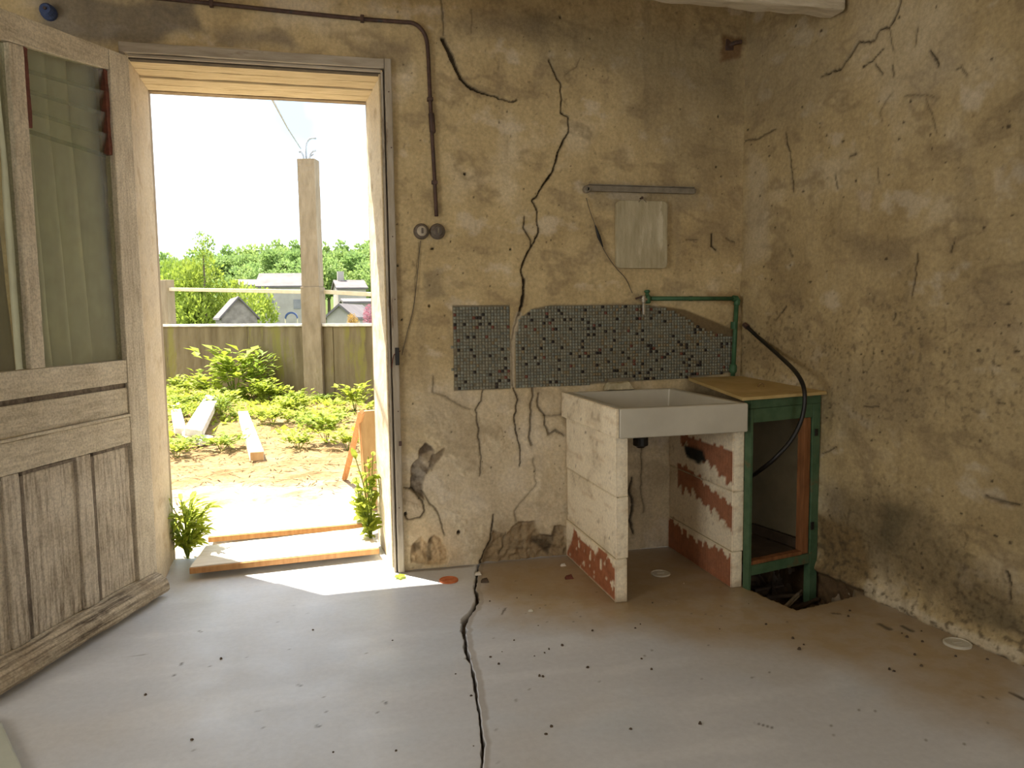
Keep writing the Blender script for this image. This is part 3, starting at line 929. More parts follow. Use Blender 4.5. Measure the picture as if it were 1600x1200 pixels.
b.box((-3.05, -.685, 2.425), (wallx(-.64) - .02, -.595, 2.69))
b.build('ceiling_beam', M['beam'], None, bevel=.012, rough=.012, cut=.05, seed=4, kind='structure')

# ---- floor, with the crack running across it and the pit under the cabinet
ZC = (620, 840, 3.3333)
crack_px = zo(*ZC, [(425, 140), (415, 200), (408, 260), (418, 330), (395, 380), (352, 425), (350, 490), (358, 560), (370, 630), (385, 660), (395, 700), (408, 780), (425, 880), (432, 960), (445, 1050), (445, 1130), (445, 1200)])
crack_hw = np.array([11, 11, 14, 15, 22, 28, 24, 20, 16, 7, 14, 14, 12, 12, 15, 16, 13]) * .5 / 3.333 * 1.2
ck = np.array(FLp(crack_px))
pxm = np.array([np.linalg.norm(onZ(p[0] + 1, p[1])[:2] - onZ(p[0], p[1])[:2]) for p in crack_px])
order = np.argsort(ck[:, 1])
cy_k, cx_k, hw_k = ck[order, 1], ck[order, 0], (crack_hw * pxm)[order]
cy_k = np.concatenate([[-6.1, -3.6], cy_k, [0.03]]); cx_k = np.concatenate([[.05, .2], cx_k, [cx_k[-1] + .01]]); hw_k = np.concatenate([[.006, .008], hw_k, [hw_k[-1]]])


def crack_x(y):
    return np.interp(y, cy_k, cx_k) + fbm(y * 1.0, y * 0 + 3.3, 16, 3, 2) * .006


def crack_w(y):
    return np.clip(np.interp(y, cy_k, hw_k) * (1 + 0.9 * fbm(y, y * 0 + 9.1, 22, 3, 6)), .0015, .04)


ux = np.concatenate([np.linspace(-3.1, -1.1, 30, endpoint=False), np.arange(-1.1, -.03, .009), [-.022, -.015]])
ux_r = np.concatenate([[.015, .022], np.arange(.03, 2.0, .0085), np.linspace(2.0, 3.0, 12)])
# columns measured from the crack: left side, four across it, right side
cols_l, cols_r = ux - .0, ux_r
ys = np.concatenate([np.linspace(-6.1, -2.6, 40, endpoint=False), np.arange(-2.6, -1.2, .009), np.arange(-1.2, .05, .007), np.arange(.05, .52, .02)])
nC = len(cols_l) + 5 + len(cols_r)
CX, CW = crack_x(ys), crack_w(ys)
CX = np.where(ys > 0, crack_x(np.zeros(1))[0], CX)
grid = np.zeros((len(ys), nC))
for r_ in range(len(ys)):
    x0, w = CX[r_], CW[r_]
    blendl = x0 + cols_l * 1.0
    # far columns return to fixed positions
    t = np.clip(-cols_l / .6, 0, 1)
    L_ = (x0 - w * 1.05 + cols_l + .012) * (1 - t) + (cols_l + .45) * t
    t2 = np.clip(cols_r / .6, 0, 1)
    R_ = (x0 + w * 1.05 + cols_r - .012) * (1 - t2) + (cols_r + .45) * t2
    grid[r_] = np.concatenate([L_, [x0 - w, x0 - w * .8, x0, x0 + w * .8, x0 + w], R_])
X = grid
Y = np.repeat(ys[:, None], nC, 1)
x, y = X.ravel(), Y.ravel()
h = fbm(x, y, 1.1, 3, 8) * .004 + fbm(x, y, 7, 3, 9) * .0008
g1, g2, g3 = fbm(x, y, 1.2, 4, 81), fbm(x * .6, y * 2.2, 2.6, 5, 82), fbm(x, y, 14, 4, 83)
c = np.repeat(np.array([[0.60, 0.615, 0.65]]), len(x), 0)
c = mixc(c, (0.69, 0.705, 0.74), sstep(-.05, .4, g2) * .7)
c = mixc(c, (0.55, 0.525, 0.49), sstep(.0, .45, g1) * .5)
c = mixc(c, (0.55, 0.62, 0.70), sstep(.1, .5, fbm(x, y, 1.8, 3, 85)) * .35)
# sandy dirt along the walls right of the crack
dirt = FLp([(747, 878), (752, 945), (800, 965), (880, 978), (960, 985), (1080, 1000), (1200, 1012), (1330, 1040), (1420, 1085), (1600, 1160), (1640, 1040), (1340, 905), (1160, 850), (880, 865)])
jx, jy = fbm(x, y, 3.2, 4, 87) * .16, fbm(x, y, 3.2, 4, 88) * .16
sdd = poly_sd(x + jx, y + jy, dirt)
f = 1 - sstep(-.22, .16, sdd)
c = mixc(c, (0.43, 0.33, 0.20), f * (.82 + .18 * sstep(-.3, .3, g3)) * np.where(x > crack_x(y) + .004, 1, 0.0))
sdd2 = poly_sd(x + jx * .5, y + jy * .5, FLp([(747, 878), (752, 925), (880, 935), (965, 950), (1150, 930), (1250, 955), (1350, 960), (1480, 1000), (1600, 1060), (1600, 1035), (1340, 905), (1160, 850), (880, 865)]))
c = mixc(c, (0.31, 0.22, 0.12), (1 - sstep(-.06, .08, sdd2)) * .6 * np.where(x > crack_x(y) + .004, 1, 0.0))
c = mixc(c, (0.36, 0.29, 0.20), (1 - sstep(-.05, .12, poly_sd(x + jx * .3, y + jy * .3, FLp([(262, 890), (330, 885), (300, 905), (262, 925)])))) * .5)
# thin grime at the broken edge of the wall left of the crack
c = mixc(c, (0.16, 0.12, 0.075), (1 - sstep(.008, .03, seg_dist(x, y, [(.36, -.01), (.66, -.015)])[0] + .01 * g3)) * .7)
for k in range(120):
    qx, qy, r = rnd.uniform(-.9, 2.0), rnd.uniform(-2.0, -.2), rnd.choice([.002, .003, .005])
    c = mixc(c, (0.10, 0.085, 0.065), (1 - sstep(r * .5, r * 1.4, np.hypot(x - qx, y - qy))) * .8)
for pts, w in (([(600, 1097), (605, 1100)], .006), ([(309, 985), (316, 988)], .004), ([(328, 1041), (330, 1041)], .004), ([(272, 1056), (284, 1036)], .002), ([(466, 1070), (472, 1072)], .006), ([(494, 1135), (498, 1136)], .005),
               ([(1180, 1130), (1210, 1137)], .004), ([(1375, 975), (1388, 982)], .016), ([(1300, 958), (1312, 959)], .008), ([(1410, 978), (1425, 985)], .010), ([(1580, 1083), (1600, 1093)], .010), ([(1532, 1088), (1538, 1090)], .006), ([(790, 950), (784, 960)], .005)):
    c = mixc(c, (0.055, 0.04, 0.025), (1 - sstep(w * .4, w * 1.2, seg_dist(x, y, FLp(pts))[0] + g3 * w * .6)) * .85)
z = h.copy()
ci = np.arange(nC)[None].repeat(len(ys), 0).ravel() - len(cols_l)
incr = (ci >= 1) & (ci <= 3) & (y < 0.0)
z = np.where(incr, z - .035 + .012 * g3, z)
c = np.where(incr[:, None], np.array([[0.075, 0.048, 0.028]]) * (1 + .8 * g3[:, None]), c)
near_c = (np.abs(x - crack_x(y)) < crack_w(y) + .02) & ~incr
c = mixc(c, (0.26, 0.20, 0.13), np.where(near_c & (x > crack_x(y)), .45, 0))
pit = [tuple(p) for p in FLp([(1165, 918), (1245, 953), (1335, 931)])] + [(wallx(-.76) + .02, -.77), (wallx(-.1) + .02, -.1), (1.80, -.1), (1.765, -.64)]
sdp = poly_sd(x + fbm(x, y, 20, 2, 5) * .008, y + fbm(x, y, 20, 2, 6) * .008, pit)
f = 1 - sstep(-.010, .002, sdp)
z -= f * (.15 + .05 * fbm(x, y, 9, 3, 91))
c = mixc(c, (0.07, 0.045, 0.025), f * .9)
c = mixc(c, (0.20, 0.12, 0.06), f * sstep(.1, .4, g3) * .5)
z = np.where(y > .0, z - .004, z)
q = grid_index(nC, len(ys))
ctr = np.stack([x, y], -1)[q].mean(1)
q = q[(ctr[:, 0] < wallx(ctr[:, 1]) + .06)]
floor = link('floor', mesh_np('floor', np.stack([x, y, z], -1), q, M['concrete_floor'], c, False), None, 'structure')
floor.data.polygons.foreach_set('use_smooth', np.ones(len(floor.data.polygons), bool))

# ---- frame of the doorway
tr = empty('trim_1', (0, 0, 0), 0, 'structure')
fx0, fx1, ft = -0.752, 0.348, 2.322
hd = MB(); hd.box((fx0, -.022, 2.281), (fx1 - .031, 0.02, ft)); hd.build('head_casing', M['frame_head'], tr, bevel=.004, rough=.003, cut=.06)
hd = MB(); hd.box((fx0 + .03, -.008, 2.268), (fx1 - .045, .03, 2.279)); hd.build('head_bead', M['frame_head'], tr, bevel=.003)
hd = MB(); hd.box((fx0 + .03, .004, 2.262), (fx1 - .045, .04, 2.267)); hd.build('head_groove', M['groove'], tr)
jb = MB(); jb.box((fx1 - .030, -.024, 0.0), (fx1, 0.02, ft + .002)); jb.build('jamb_casing', M['frame_wood'], tr, bevel=.005, rough=.003, cut=.05, seed=3)
jb = MB(); jb.box((fx1 - .0365, -.006, 0.0), (fx1 - .031, .02, 2.28)); jb.build('jamb_groove', M['groove'], tr)
jb = MB(); jb.box((fx1 - .046, -.014, 0.0), (fx1 - .037, .03, 2.268)); jb.build('jamb_bead', M['frame_wood'], tr, bevel=.003)
jb = MB(); jb.box((fx1 - .054, 0.0, .02), (fx1 - .047, .045, 2.262)); jb.build('jamb_stop', M['lintel'], tr, bevel=.002)
jb = MB(); jb.box((fx0, -.016, 0.0), (fx0 + .02, .03, ft)); jb.build('jamb_casing', M['frame_wood'], tr, bevel=.004, rough=.003, cut=.06, seed=6)
kp = MB(); kp.box((.330, -.036, .972), (.349, -.0245, 1.052)); kp.build('lock_keeper', M['black'], tr, bevel=.003)['label'] = 'black iron lock keeper'
kp = MB(); kp.box((.336, -.030, .60), (.350, -.0245, .622)); kp.build('hinge_pin', M['iron'], tr, bevel=.002)
for zz_ in (.31, .76, 1.27, 1.55, 1.94, 2.18):
    k_ = MB(); k_.lathe((.334 + rnd.uniform(-.004, .006), -.0255, zz_), (0, -1, 0), [(.003, 0), (.0028, .002)], 8); k_.build('nail', M['iron'], tr)

# ---- the door leaf, opened into the room on its left hinges
DA = R(22)
dd = Vector((-math.sin(DA), -math.cos(DA), 0))
door = empty('door_1', (-.72, 0.0, 0), math.atan2(dd.y, dd.x), 'structure')
TH = -.042                                     # leaf runs from y=TH to y=0 in its own frame


def top_z(u):
    return 2.272 - .09 * max(u - .0, 0)


def glass_top(u):
    return 2.192 - .125 * (u - .03)


def dbox(name, u0, u1, z0, z1, m, y0=TH, y1=0.0, bev=.004, rough=.0025, par=door, slope=None, cut=.05):
    b = MB()
    za, zb = (z1, z1) if slope is None else (slope(u0), slope(u1))
    b.hexa([(u0, y0, z0), (u1, y0, z0), (u1, y1, z0), (u0, y1, z0)], [(u0, y0, za), (u1, y0, zb), (u1, y1, zb), (u0, y1, za)])
    return b.build(name, m, par, bevel=bev, rough=rough, cut=cut, seed=int(u0 * 100 + z0 * 37))


dbox('hinge_stile', 0.0, .125, .03, 0, M['door_wood'], slope=top_z)
dbox('lock_stile', .905, 1.03, .03, 0, M['door_wood'], slope=top_z)
b = MB()
b.hexa([(.126, TH, glass_top(.126)), (.904, TH, glass_top(.904)), (.904, -.002, glass_top(.904)), (.126, -.002, glass_top(.126))],
       [(.126, TH, top_z(.126)), (.904, TH, top_z(.904)), (.904, -.002, top_z(.904)), (.126, -.002, top_z(.126))])
b.build('top_rail', M['rail_wood'], door, bevel=.003, rough=.002, cut=.06)
dbox('glazing_muntin', .572, .640, 1.032, 0, M['door_wood'], y0=-.036, y1=-.003, slope=lambda u: glass_top(u) - .001)
dbox('lock_rail', .126, .904, .937, 1.031, M['rail_wood'], y1=-.002)
dbox('rail_groove', .126, .904, .918, .936, M['door_groove'], y0=-.035, y1=-.013, bev=0, rough=0)
dbox('rail_panel', .126, .904, .812, .9175, M['rail_wood'], y1=-.006)
dbox('rail_bead', .126, .904, .799, .811, M['rail_wood'], y0=-.02, y1=.004)
dbox('lower_rail', .126, .904, .690, .798, M['rail_wood'], y1=-.002)
dbox('bottom_rail', .126, .904, .03, .105, M['rail_wood'], y1=-.004)
for u0, u1 in ((.135, .345), (.45, .70), (.80, .904)):
    dbox('lower_panel', u0 + .0, u1, .106, .676, M['door_panel'], y0=-.03, y1=-.013, bev=.003)
    dbox('panel_bead', u0, u1 + .008, .677, .689, M['door_groove'], y0=-.03, y1=-.006, bev=.002, rough=0)
for u0, u1 in ((.372, .449), (.727, .799)):
    dbox('panel_muntin', u0, u1, .106, .689, M['door_panel'], y1=-.003)
    dbox('panel_groove', u0 - .026, u0 - .0005, .106, .676, M['door_groove'], y0=-.03, y1=-.010, bev=.002, rough=0)  # dark strip standing for the shadow beside the panel
b = MB()
prof = [(-.001, .018), (.052, .018), (.062, .030), (.062, .050), (.050, .072), (.026, .094), (.006, .104), (-.001, .106)]
b.prism(prof, 0, .012, 1.02)
wb = b.build('weatherboard', M['weather_wood'], door, bevel=.0, rough=.006, cut=.03, smooth=False, seed=12)
wb['label'] = 'bare grey rounded weatherboard along the door bottom'
for u0, u1, tag_ in ((.127, .571, 1), (.641, .904, 0)):
    b = MB()
    b.hexa([(u0, -.024, 1.033), (u1, -.024, 1.033), (u1, -.020, 1.033), (u0, -.020, 1.033)], [(u0, -.024, glass_top(u0) - (.33 if tag_ else .002)), (u1, -.024, glass_top(u1) - (.27 if tag_ else .002)), (u1, -.020, glass_top(u1) - (.27 if tag_ else .002)), (u0, -.020, glass_top(u0) - (.33 if tag_ else .002))])
    b.build('glass_pane', M['glass'], door)
# glass louvres in rusted channels at the head of the near pane
for k in range(4):
    f0, f1 = k / 4, (k + 1) / 4

    def zl(u, f):
        hgt = .33 - .06 * (u - .127) / .444
        return glass_top(u) - .004 - hgt * f
    b = MB()
    b.hexa([(.140, -.034, zl(.14, f1) - .008), (.556, -.034, zl(.556, f1) - .008), (.556, -.031, zl(.556, f1) - .008), (.140, -.031, zl(.14, f1) - .008)],
           [(.140, -.014, zl(.14, f0)), (.556, -.014, zl(.556, f0)), (.556, -.011, zl(.556, f0)), (.140, -.011, zl(.14, f0))])
    b.build('glass_louvre', M['glass'], door)
for u0, u1, l_ in ((.127, .148, .33), (.548, .571, .27)):
    b = MB()
    um = (u0 + u1) / 2
    b.box((u0, -.036, glass_top(um) - l_), (u1, -.008, glass_top(um) - .002))
    b.build('louvre_channel', M['rust'], door, bevel=.002, rough=.003, cut=.02)['label'] = 'red rusted metal louvre channel'
for zz_ in (.45, 1.25, 2.0):
    b = MB(); b.lathe((-.012, -.03, zz_), (0, 0, 1), [(.009, -.05), (.009, .05)], 10); b.build('hinge', M['iron'], door)


def curtain(name, label, u0, u1, z0, z1, folds, m, seed):
    us = np.linspace(0, 1, 90)
    vs = np.linspace(0, 1, 30)
    A, B = np.meshgrid(us, vs)
    a, b_ = A.ravel(), B.ravel()
    amp = .020 + .020 * b_
    ph_ = math.pi * (folds * a + .25 * np.sin(5 * a + seed) + .05 * b_)
    off = -.125 + amp * (2.6 * np.abs(np.sin(ph_)) ** .8 - .6) + .004 * fbm(a, b_, 3, 3, seed)
    V = np.stack([u0 + (u1 - u0) * a + .01 * fbm(a, b_, 2, 2, seed + 1), off, z1 + (z0 - z1) * b_], -1)
    me = mesh_np(name, V, grid_index(90, 30), m, None, True)
    o = link(name, me)
    o.location, o.rotation_euler = door.location, door.rotation_euler
    s = o.modifiers.new('thickness', 'SOLIDIFY')
    s.thickness = .0012
    tag(o, label, 'curtain')
    rod = MB(); rod.tube([(u0 - .005, -.125, z1 - .004), (u1 + .005, -.125, z1 - .004)], .004, 6); rod.build('curtain_wire', M['steel'], o)
    return o


curtain('curtain', 'pleated grey-green curtain behind the near door pane with glass louvres', .05, .585, 1.0, 2.26, 4, M['curtain'], 3)
curtain('curtain', 'brown-stained curtain behind the door pane cut by the picture edge', .645, .90, 1.0, 2.05, 3, M['curtain_brown'], 8)

# ================================================================== MOSAIC
def mosaic(name, cells, seed, label):
    rr = random.Random(seed)
    vs, fs, cs = [], [], []
    for (x0, z0, x1, z1) in cells:
        k = rr.random()
        g = rr.uniform(.86, 1.14)
        warm = math.exp(-((x0 - 1.42) / .22) ** 2) + .9 * math.exp(-((x0 - 1.85) / .12) ** 2)
        if k < .055:
            col = (.018, .013, .012)
        elif k < .075:
            col = (.17, .055, .035)
        elif k < .10 + .10 * warm:
            col = (.26 * g, .205 * g, .115 * g)
        elif k < .32:
            col = (.255 * g, .265 * g, .215 * g)
        elif k < .52:
            col = (.205 * g, .215 * g, .18 * g)
        else:
            col = (.245 * g, .235 * g, .175 * g)
        d = rr.uniform(.0055, .0075)
        i = len(vs)
        e = .0008
        vs += [(x0, .004, z0), (x1, .004, z0), (x1, .004, z1), (x0, .004, z1), (x0 + e, -d, z0 + e), (x1 - e, -d, z0 + e), (x1 - e, -d, z1 - e), (x0 + e, -d, z1 - e)]
        fs += [(i + 4, i + 5, i + 6, i + 7), (i, i + 1, i + 5, i + 4), (i + 1, i + 2, i + 6, i + 5), (i + 2, i + 3, i + 7, i + 6), (i + 3, i, i + 4, i + 7)]
        cs += [col] * 8
    o = link(name, mesh_np(name, vs, fs, M['tile'], np.array(cs)), wall_back, 'stuff')
    o['label'] = label
    return o


pitch = .01495
gap = .0016
cells = []
nx = int(round((TILE_L[1] - TILE_L[0]) / pitch))
nz = int(round((TILE_L[3] - TILE_L[2]) / pitch))
for i in range(nx):
    for j in range(nz):
        if (i == 0 and j in (0, 3, 11, 12)) or rnd.random() < .008:
            continue
        x0, z0 = TILE_L[0] + i * pitch, TILE_L[2] + j * pitch
        cells.append((x0, z0, x0 + pitch - gap, z0 + pitch - gap))
for j in (6, 13):
    cells.append((TILE_L[0] - pitch, TILE_L[2] + j * pitch, TILE_L[0] - gap, TILE_L[2] + (j + 1) * pitch - gap))
mosaic('mosaic_tiling', cells, 5, 'small square of grey-green mosaic left of the wall crack')
cells = []
xr0 = .902
ii = int((2.08 - xr0) / pitch)
gx, gz = np.meshgrid(xr0 + np.arange(ii) * pitch, TILE_L[2] + np.arange(nz + 1) * pitch, indexing='ij')
gx, gz = gx.ravel(), gz.ravel()
ins = poly_sd(gx + pitch / 2, gz + pitch / 2, tile_R) < -.002
lump = BWp(zo(*Z6, [(880, 520), (905, 480), (960, 462), (1010, 470), (1040, 495), (1030, 530)]))
ins &= poly_sd(gx + pitch / 2, gz + pitch / 2, lump) > 0
for x0, z0, k in zip(gx, gz, ins):
    if k and rnd.random() > .006:
        cells.append((x0, z0, x0 + pitch - gap, z0 + pitch - gap))
mosaic('mosaic_tiling', cells, 9, 'long strip of grey-green mosaic above the sink, cut in a curve at its end')

# ================================================================== SINK ON ITS TWO PIERS
SX0, SX1, SY0 = 1.142, 1.712, -.715
SZ0, SZ1 = .697, .818
sink = thing('sink', 'white rectangular fireclay sink resting on two painted brick piers', 'sink', (1.42, -.36, SZ0))
b = MB()
ox, oy, oz = 1.42, -.36, SZ0
x0, x1, y0, y1 = SX0 - ox, SX1 - ox, SY0 - oy, -.012 - oy
hh = SZ1 - SZ0
t = .034
ring = lambda d, zz: [(x0 + d, y0 + d, zz), (x1 - d, y0 + d, zz), (x1 - d, y1 - d, zz), (x0 + d, y1 - d, zz)]
vs = ring(0, 0) + ring(0, hh) + ring(t, hh) + ring(t + .012, .028)
fs = [(3, 2, 1, 0)]
for k in range(3):
    for i in range(4):
        j = (i + 1) % 4
        fs.append((k * 4 + i, k * 4 + j, k * 4 + 4 + j, k * 4 + 4 + i))
fs.append((12, 13, 14, 15))
b.add(vs, fs)
basin = b.build('basin', M['ceramic'], sink, bevel=.008, seg=3)
b = MB(); b.lathe((-.10, .02, .028), (0, 0, 1), [(.030, 0), (.032, .003), (.022, .004), (.020, .0005)], 20); b.build('drain_ring', M['brass'], basin)
tv = onY(1001, 692, -.34)
tl_ = SZ0 - float(tv[2])
b = MB(); b.lathe((float(tv[0]) - ox, -.34 - oy, 0), (0, 0, -1), [(.024, 0), (.024, tl_ - .03), (.034, tl_ - .026), (.034, tl_ + .010), (.022, tl_ + .016), (.016, tl_ + .022)], 16); b.build('waste_trap', M['black'], sink, smooth=False)['label'] = 'black waste fitting under the basin'


def painted_block(parent, lo, hi, bare, seed, base=(0.86, 0.77, 0.60), soot=None):
    """a clay block painted white, with its paint worn off in ragged bands (bare: function of y, z -> 0..1 on the inner and outer faces)"""
    st = .011
    V, Q, Cc = [], [], []
    lo, hi = np.array(lo), np.array(hi)
    for ax in range(3):
        o1, o2 = [(1, 2), (0, 2), (0, 1)][ax]
        for side in (0, 1):
            n1, n2_ = max(2, int((hi[o1] - lo[o1]) / st) + 1), max(2, int((hi[o2] - lo[o2]) / st) + 1)
            A, B = np.meshgrid(np.linspace(lo[o1], hi[o1], n1), np.linspace(lo[o2], hi[o2], n2_))
            P = np.zeros((A.size, 3))
            P[:, o1], P[:, o2] = A.ravel(), B.ravel()
            P[:, ax] = hi[ax] if side else lo[ax]
            bse = sum(len(v) for v in V)
            q = grid_index(n1, n2_) + bse
            flip = (side == 0) ^ (ax == 1)
            Q.append(q[:, ::-1] if flip else q)
            u, w = P[:, 1] * 1.0 + P[:, 0] * 1.7 + seed, P[:, 2]
            cc = np.repeat(np.array([base]), len(P), 0)
            m2 = fbm(u, w, 6, 4, seed)
            m3 = fbm(u, w, 26, 3, seed + 4)
            cc = mixc(cc, (0.60, 0.51, 0.36), sstep(.0, .4, m2) * .45)
            cc = mixc(cc, (0.34, 0.25, 0.14), sstep(.32, .6, m3 + .5 * m2) * .5)
            m4 = fbm(u * .5, w * 3.0, 9, 4, seed + 6)
            cc = mixc(cc, (0.55, 0.40, 0.23), sstep(.2, .45, m4) * .45)
            cc = mixc(cc, (0.14, 0.10, 0.06), sstep(.62, .74, fbm(u, w, 34, 2, seed + 8)) * .75)
            cc = mixc(cc, (0.30, 0.22, 0.13), (1 - sstep(.0, .05, w)) * .5)
            f = bare(P, ax, side, m2, m3)
            ter = np.array([[0.36, 0.135, 0.065]]) * (1 + .35 * m3[:, None] + .2 * np.sin(P[:, 1:2] * 260) * .4)
            cc = cc + (ter - cc) * f[:, None]
            if soot is not None and ax == 0 and side == 0:
                cc = mixc(cc, (0.02, 0.022, 0.02), 1 - sstep(-.012, .006, poly_sd(P[:, 1] + .02 * m3, P[:, 2] + .02 * m2, soot)))
            nrm = np.zeros(3); nrm[ax] = 1 if side else -1
            edge_d = np.minimum(np.minimum(P[:, o1] - lo[o1], hi[o1] - P[:, o1]), np.minimum(P[:, o2] - lo[o2], hi[o2] - P[:, o2]))
            P = P + nrm[None] * ((fbm(u, w, 9, 3, seed + 9) * .002 - f * .0035) * sstep(0, .01, edge_d) - .003 * (1 - sstep(0, .006, edge_d)))[:, None]
            V.append(P); Cc.append(cc)
    return link('brick', mesh_np('brick', np.concatenate(V), np.concatenate(Q), M['brick'], np.concatenate(Cc), False), parent)


def pier(name, label, xa, xb, ya, yb_, courses, bare, seed, soot=None):
    t_ = thing(name, label, 'brick pier', ((xa + xb) / 2, (ya + yb_) / 2, 0))
    o = np.array(t_.location)
    for k in range(len(courses) - 1):
        dx = (-.002, .003, 0)[k % 3]
        bk = painted_block(t_, (xa + dx, ya + abs(dx), courses[k] + .0015), (xb + dx, yb_, courses[k + 1] - .0015), bare, seed + k, soot=soot)
        bk.location = -o
    mj = MB()
    for k in range(1, len(courses) - 1):
        mj.box((xa + .006 - o[0], ya + .006 - o[1], courses[k] - .0035), (xb - .006 - o[0], yb_ - .006 - o[1], courses[k] + .0035))
    mj.build('mortar_joint', M['board'], t_)
    return t_


def bare_none(P, ax, side, m2, m3):
    return np.zeros(len(P))


def bare_left(P, ax, side, m2, m3):
    y_, z_ = P[:, 1], P[:, 2]
    if ax == 0 and side == 0:
        top = np.interp(y_, [-.66, -.53, -.46, -.40, -.36, -.20, -.12, -.08, 0], [.145, .175, .178, .125, .15, .15, .175, .10, .02])
        f = (1 - sstep(-.005, .005, z_ - top - .02 * m3 - .015 * m2)) * sstep(.004, .010, z_ + .014 * m3)
        f *= 1 - (sstep(.25, .3, fbm(y_, z_, 22, 3, 4)) * .9)
        return f
    return np.zeros(len(P))


def bare_right(P, ax, side, m2, m3):
    y_, z_ = P[:, 1], P[:, 2]
    if ax == 0 and side == 0:
        jag = .030 * m3 + .03 * m2 + .012 * np.sin(y_ * 90)
        f = (z_ > np.interp(y_, [-.63, -.45, -.25, 0], [.455, .50, .545, .56]) + jag) & (z_ < .605 + .4 * jag) & (y_ < -.13)
        f |= (z_ > np.interp(y_, [-.63, -.5, -.4, -.3, -.15], [.235, .30, .30, .335, .33]) + jag) & (z_ < np.interp(y_, [-.63, -.5, -.2], [.37, .385, .455]) + jag * .5) & (y_ < -.10)
        f |= (z_ < np.interp(y_, [-.63, -.4, -.2, 0], [.135, .125, .13, .15]) + jag)
        return f.astype(float) * .95
    return np.zeros(len(P))


pl = pier('sink_pier', 'white painted brick pier with terracotta showing at its foot, nearest the doorway', 1.150, 1.204, -.652, -.004, [0, .185, .445, .6965], bare_left, 3)
cl = painted_block(pl, (1.127, -.713, .6985), (1.1405, -.004, .817), bare_none, 23)
cl.name = 'render_slab'
cl.location = -np.array(pl.location)
pr = pier('sink_pier', 'white painted brick pier with bands of bare terracotta, beside the green cabinet', 1.694, 1.748, -.628, -.004, [0, .16, .425, .6965], bare_right, 13, [tuple(onP(px, py, (1.694, 0, 0), (1, 0, 0))[1:]) for px, py in ((1066, 690), (1082, 698), (1098, 704), (1103, 722), (1090, 726), (1074, 716), (1070, 702))])

# ================================================================== GREEN CABINET WITH ITS BOARD
a_ = Vector((1.752, -.668, 0)); b_ = Vector((2.158, -.578, 0))
cab_w = (b_ - a_).length
ang = math.atan2(b_.y - a_.y, b_.x - a_.x)
cab = thing('corner_cabinet', 'narrow green painted open cabinet in the corner right of the sink', 'cabinet', a_, ang)
# local: x along the front, y back
H_ = .800
p_ = lambda nm, lo, hi, m, bv=.003, rg=.001, par=None: (lambda b: b.box(lo, hi).build(nm, m, par or cab, bevel=bv, rough=rg, cut=.05))(MB())
p_('front_post', (.0, .0, -.13), (.016, .035, .785), M['green'])
fp = p_('front_post', (cab_w - .050, .0, -.13), (cab_w - .004, .035, .785), M['green'])
p_('top_rail', (.017, .001, .725), (cab_w - .051, .03, .785), M['green'])
p_('bottom_rail', (.017, .001, .060), (cab_w - .051, .03, .105), M['green'])
p_('rail_edge', (.017, .004, .1055), (cab_w - .096, .04, .122), M['orange_wood'])
p_('door_post', (cab_w - .094, .006, .107), (cab_w - .056, .045, .724), M['orange_wood'])['label'] = 'bare orange-brown wooden upright'
p_('rear_post', (.135, .47, -.13), (.165, .50, .785), M['dark_wood'])
sb = MB()
sb.hexa([(.017, .05, .095), (cab_w - .067, .05, .095), (cab_w - .067, .468, .095), (.125, .468, .095)], [(.017, .05, .112), (cab_w - .067, .05, .112), (cab_w - .067, .468, .112), (.125, .468, .112)])
sb.build('shelf_board', M['dark_wood'], cab, bevel=.002)
p_('side_panel', (cab_w - .062, .05, .165), (cab_w - .052, .50, .724), M['grey_panel'])['label'] = 'dull grey panel at the inner side'
p_('side_rail', (cab_w - .066, .05, .113), (cab_w - .050, .50, .160), M['dark_wood'])
p_('hinge', (cab_w - .040, -.006, .640), (cab_w - .022, .0, .672), M['black'], .002, 0, fp)
p_('hinge', (cab_w - .052, -.006, .215), (cab_w - .034, .0, .250), M['black'], .002, 0, fp)
wt = MB()
f0, f1, f2, f3 = (1.692, -.700), (2.160, -.612), (2.088, -.02), (1.792, -.02)
zf, zr = .826, .852
inv = lambda p, zz: tuple(Matrix.Rotation(-ang, 3, 'Z') @ (Vector((p[0], p[1], zz)) - a_))
wt.hexa([inv(f0, zf), inv(f1, zf), inv(f2, zr), inv(f3, zr)], [inv(f0, zf + .014), inv(f1, zf + .014), inv(f2, zr + .014), inv(f3, zr + .014)])
wto = wt.build('worktop', M['worktop'], cab, bevel=.003, rough=.002, cut=.05)
wto['label'] = 'loose ochre board on top'
p_('top_frame', (.0, .0, .786), (cab_w - .004, .04, .8235), M['green'])
k_ = MB(); kp_ = Vector(inv((1.955, -.42), zf + .014 + .012))
k_.tube(bez([kp_ + Vector((-.02, 0, -.008)), kp_ + Vector((-.012, .004, .008)), kp_ + Vector((.0, 0, .014)), kp_ + Vector((.012, -.004, .004)), kp_ + Vector((.006, -.006, -.008))], 5), .004, 6)
hk = k_.build('bent_fitting', M['brass'], wto)
hk['label'] = 'small bent brass fitting'

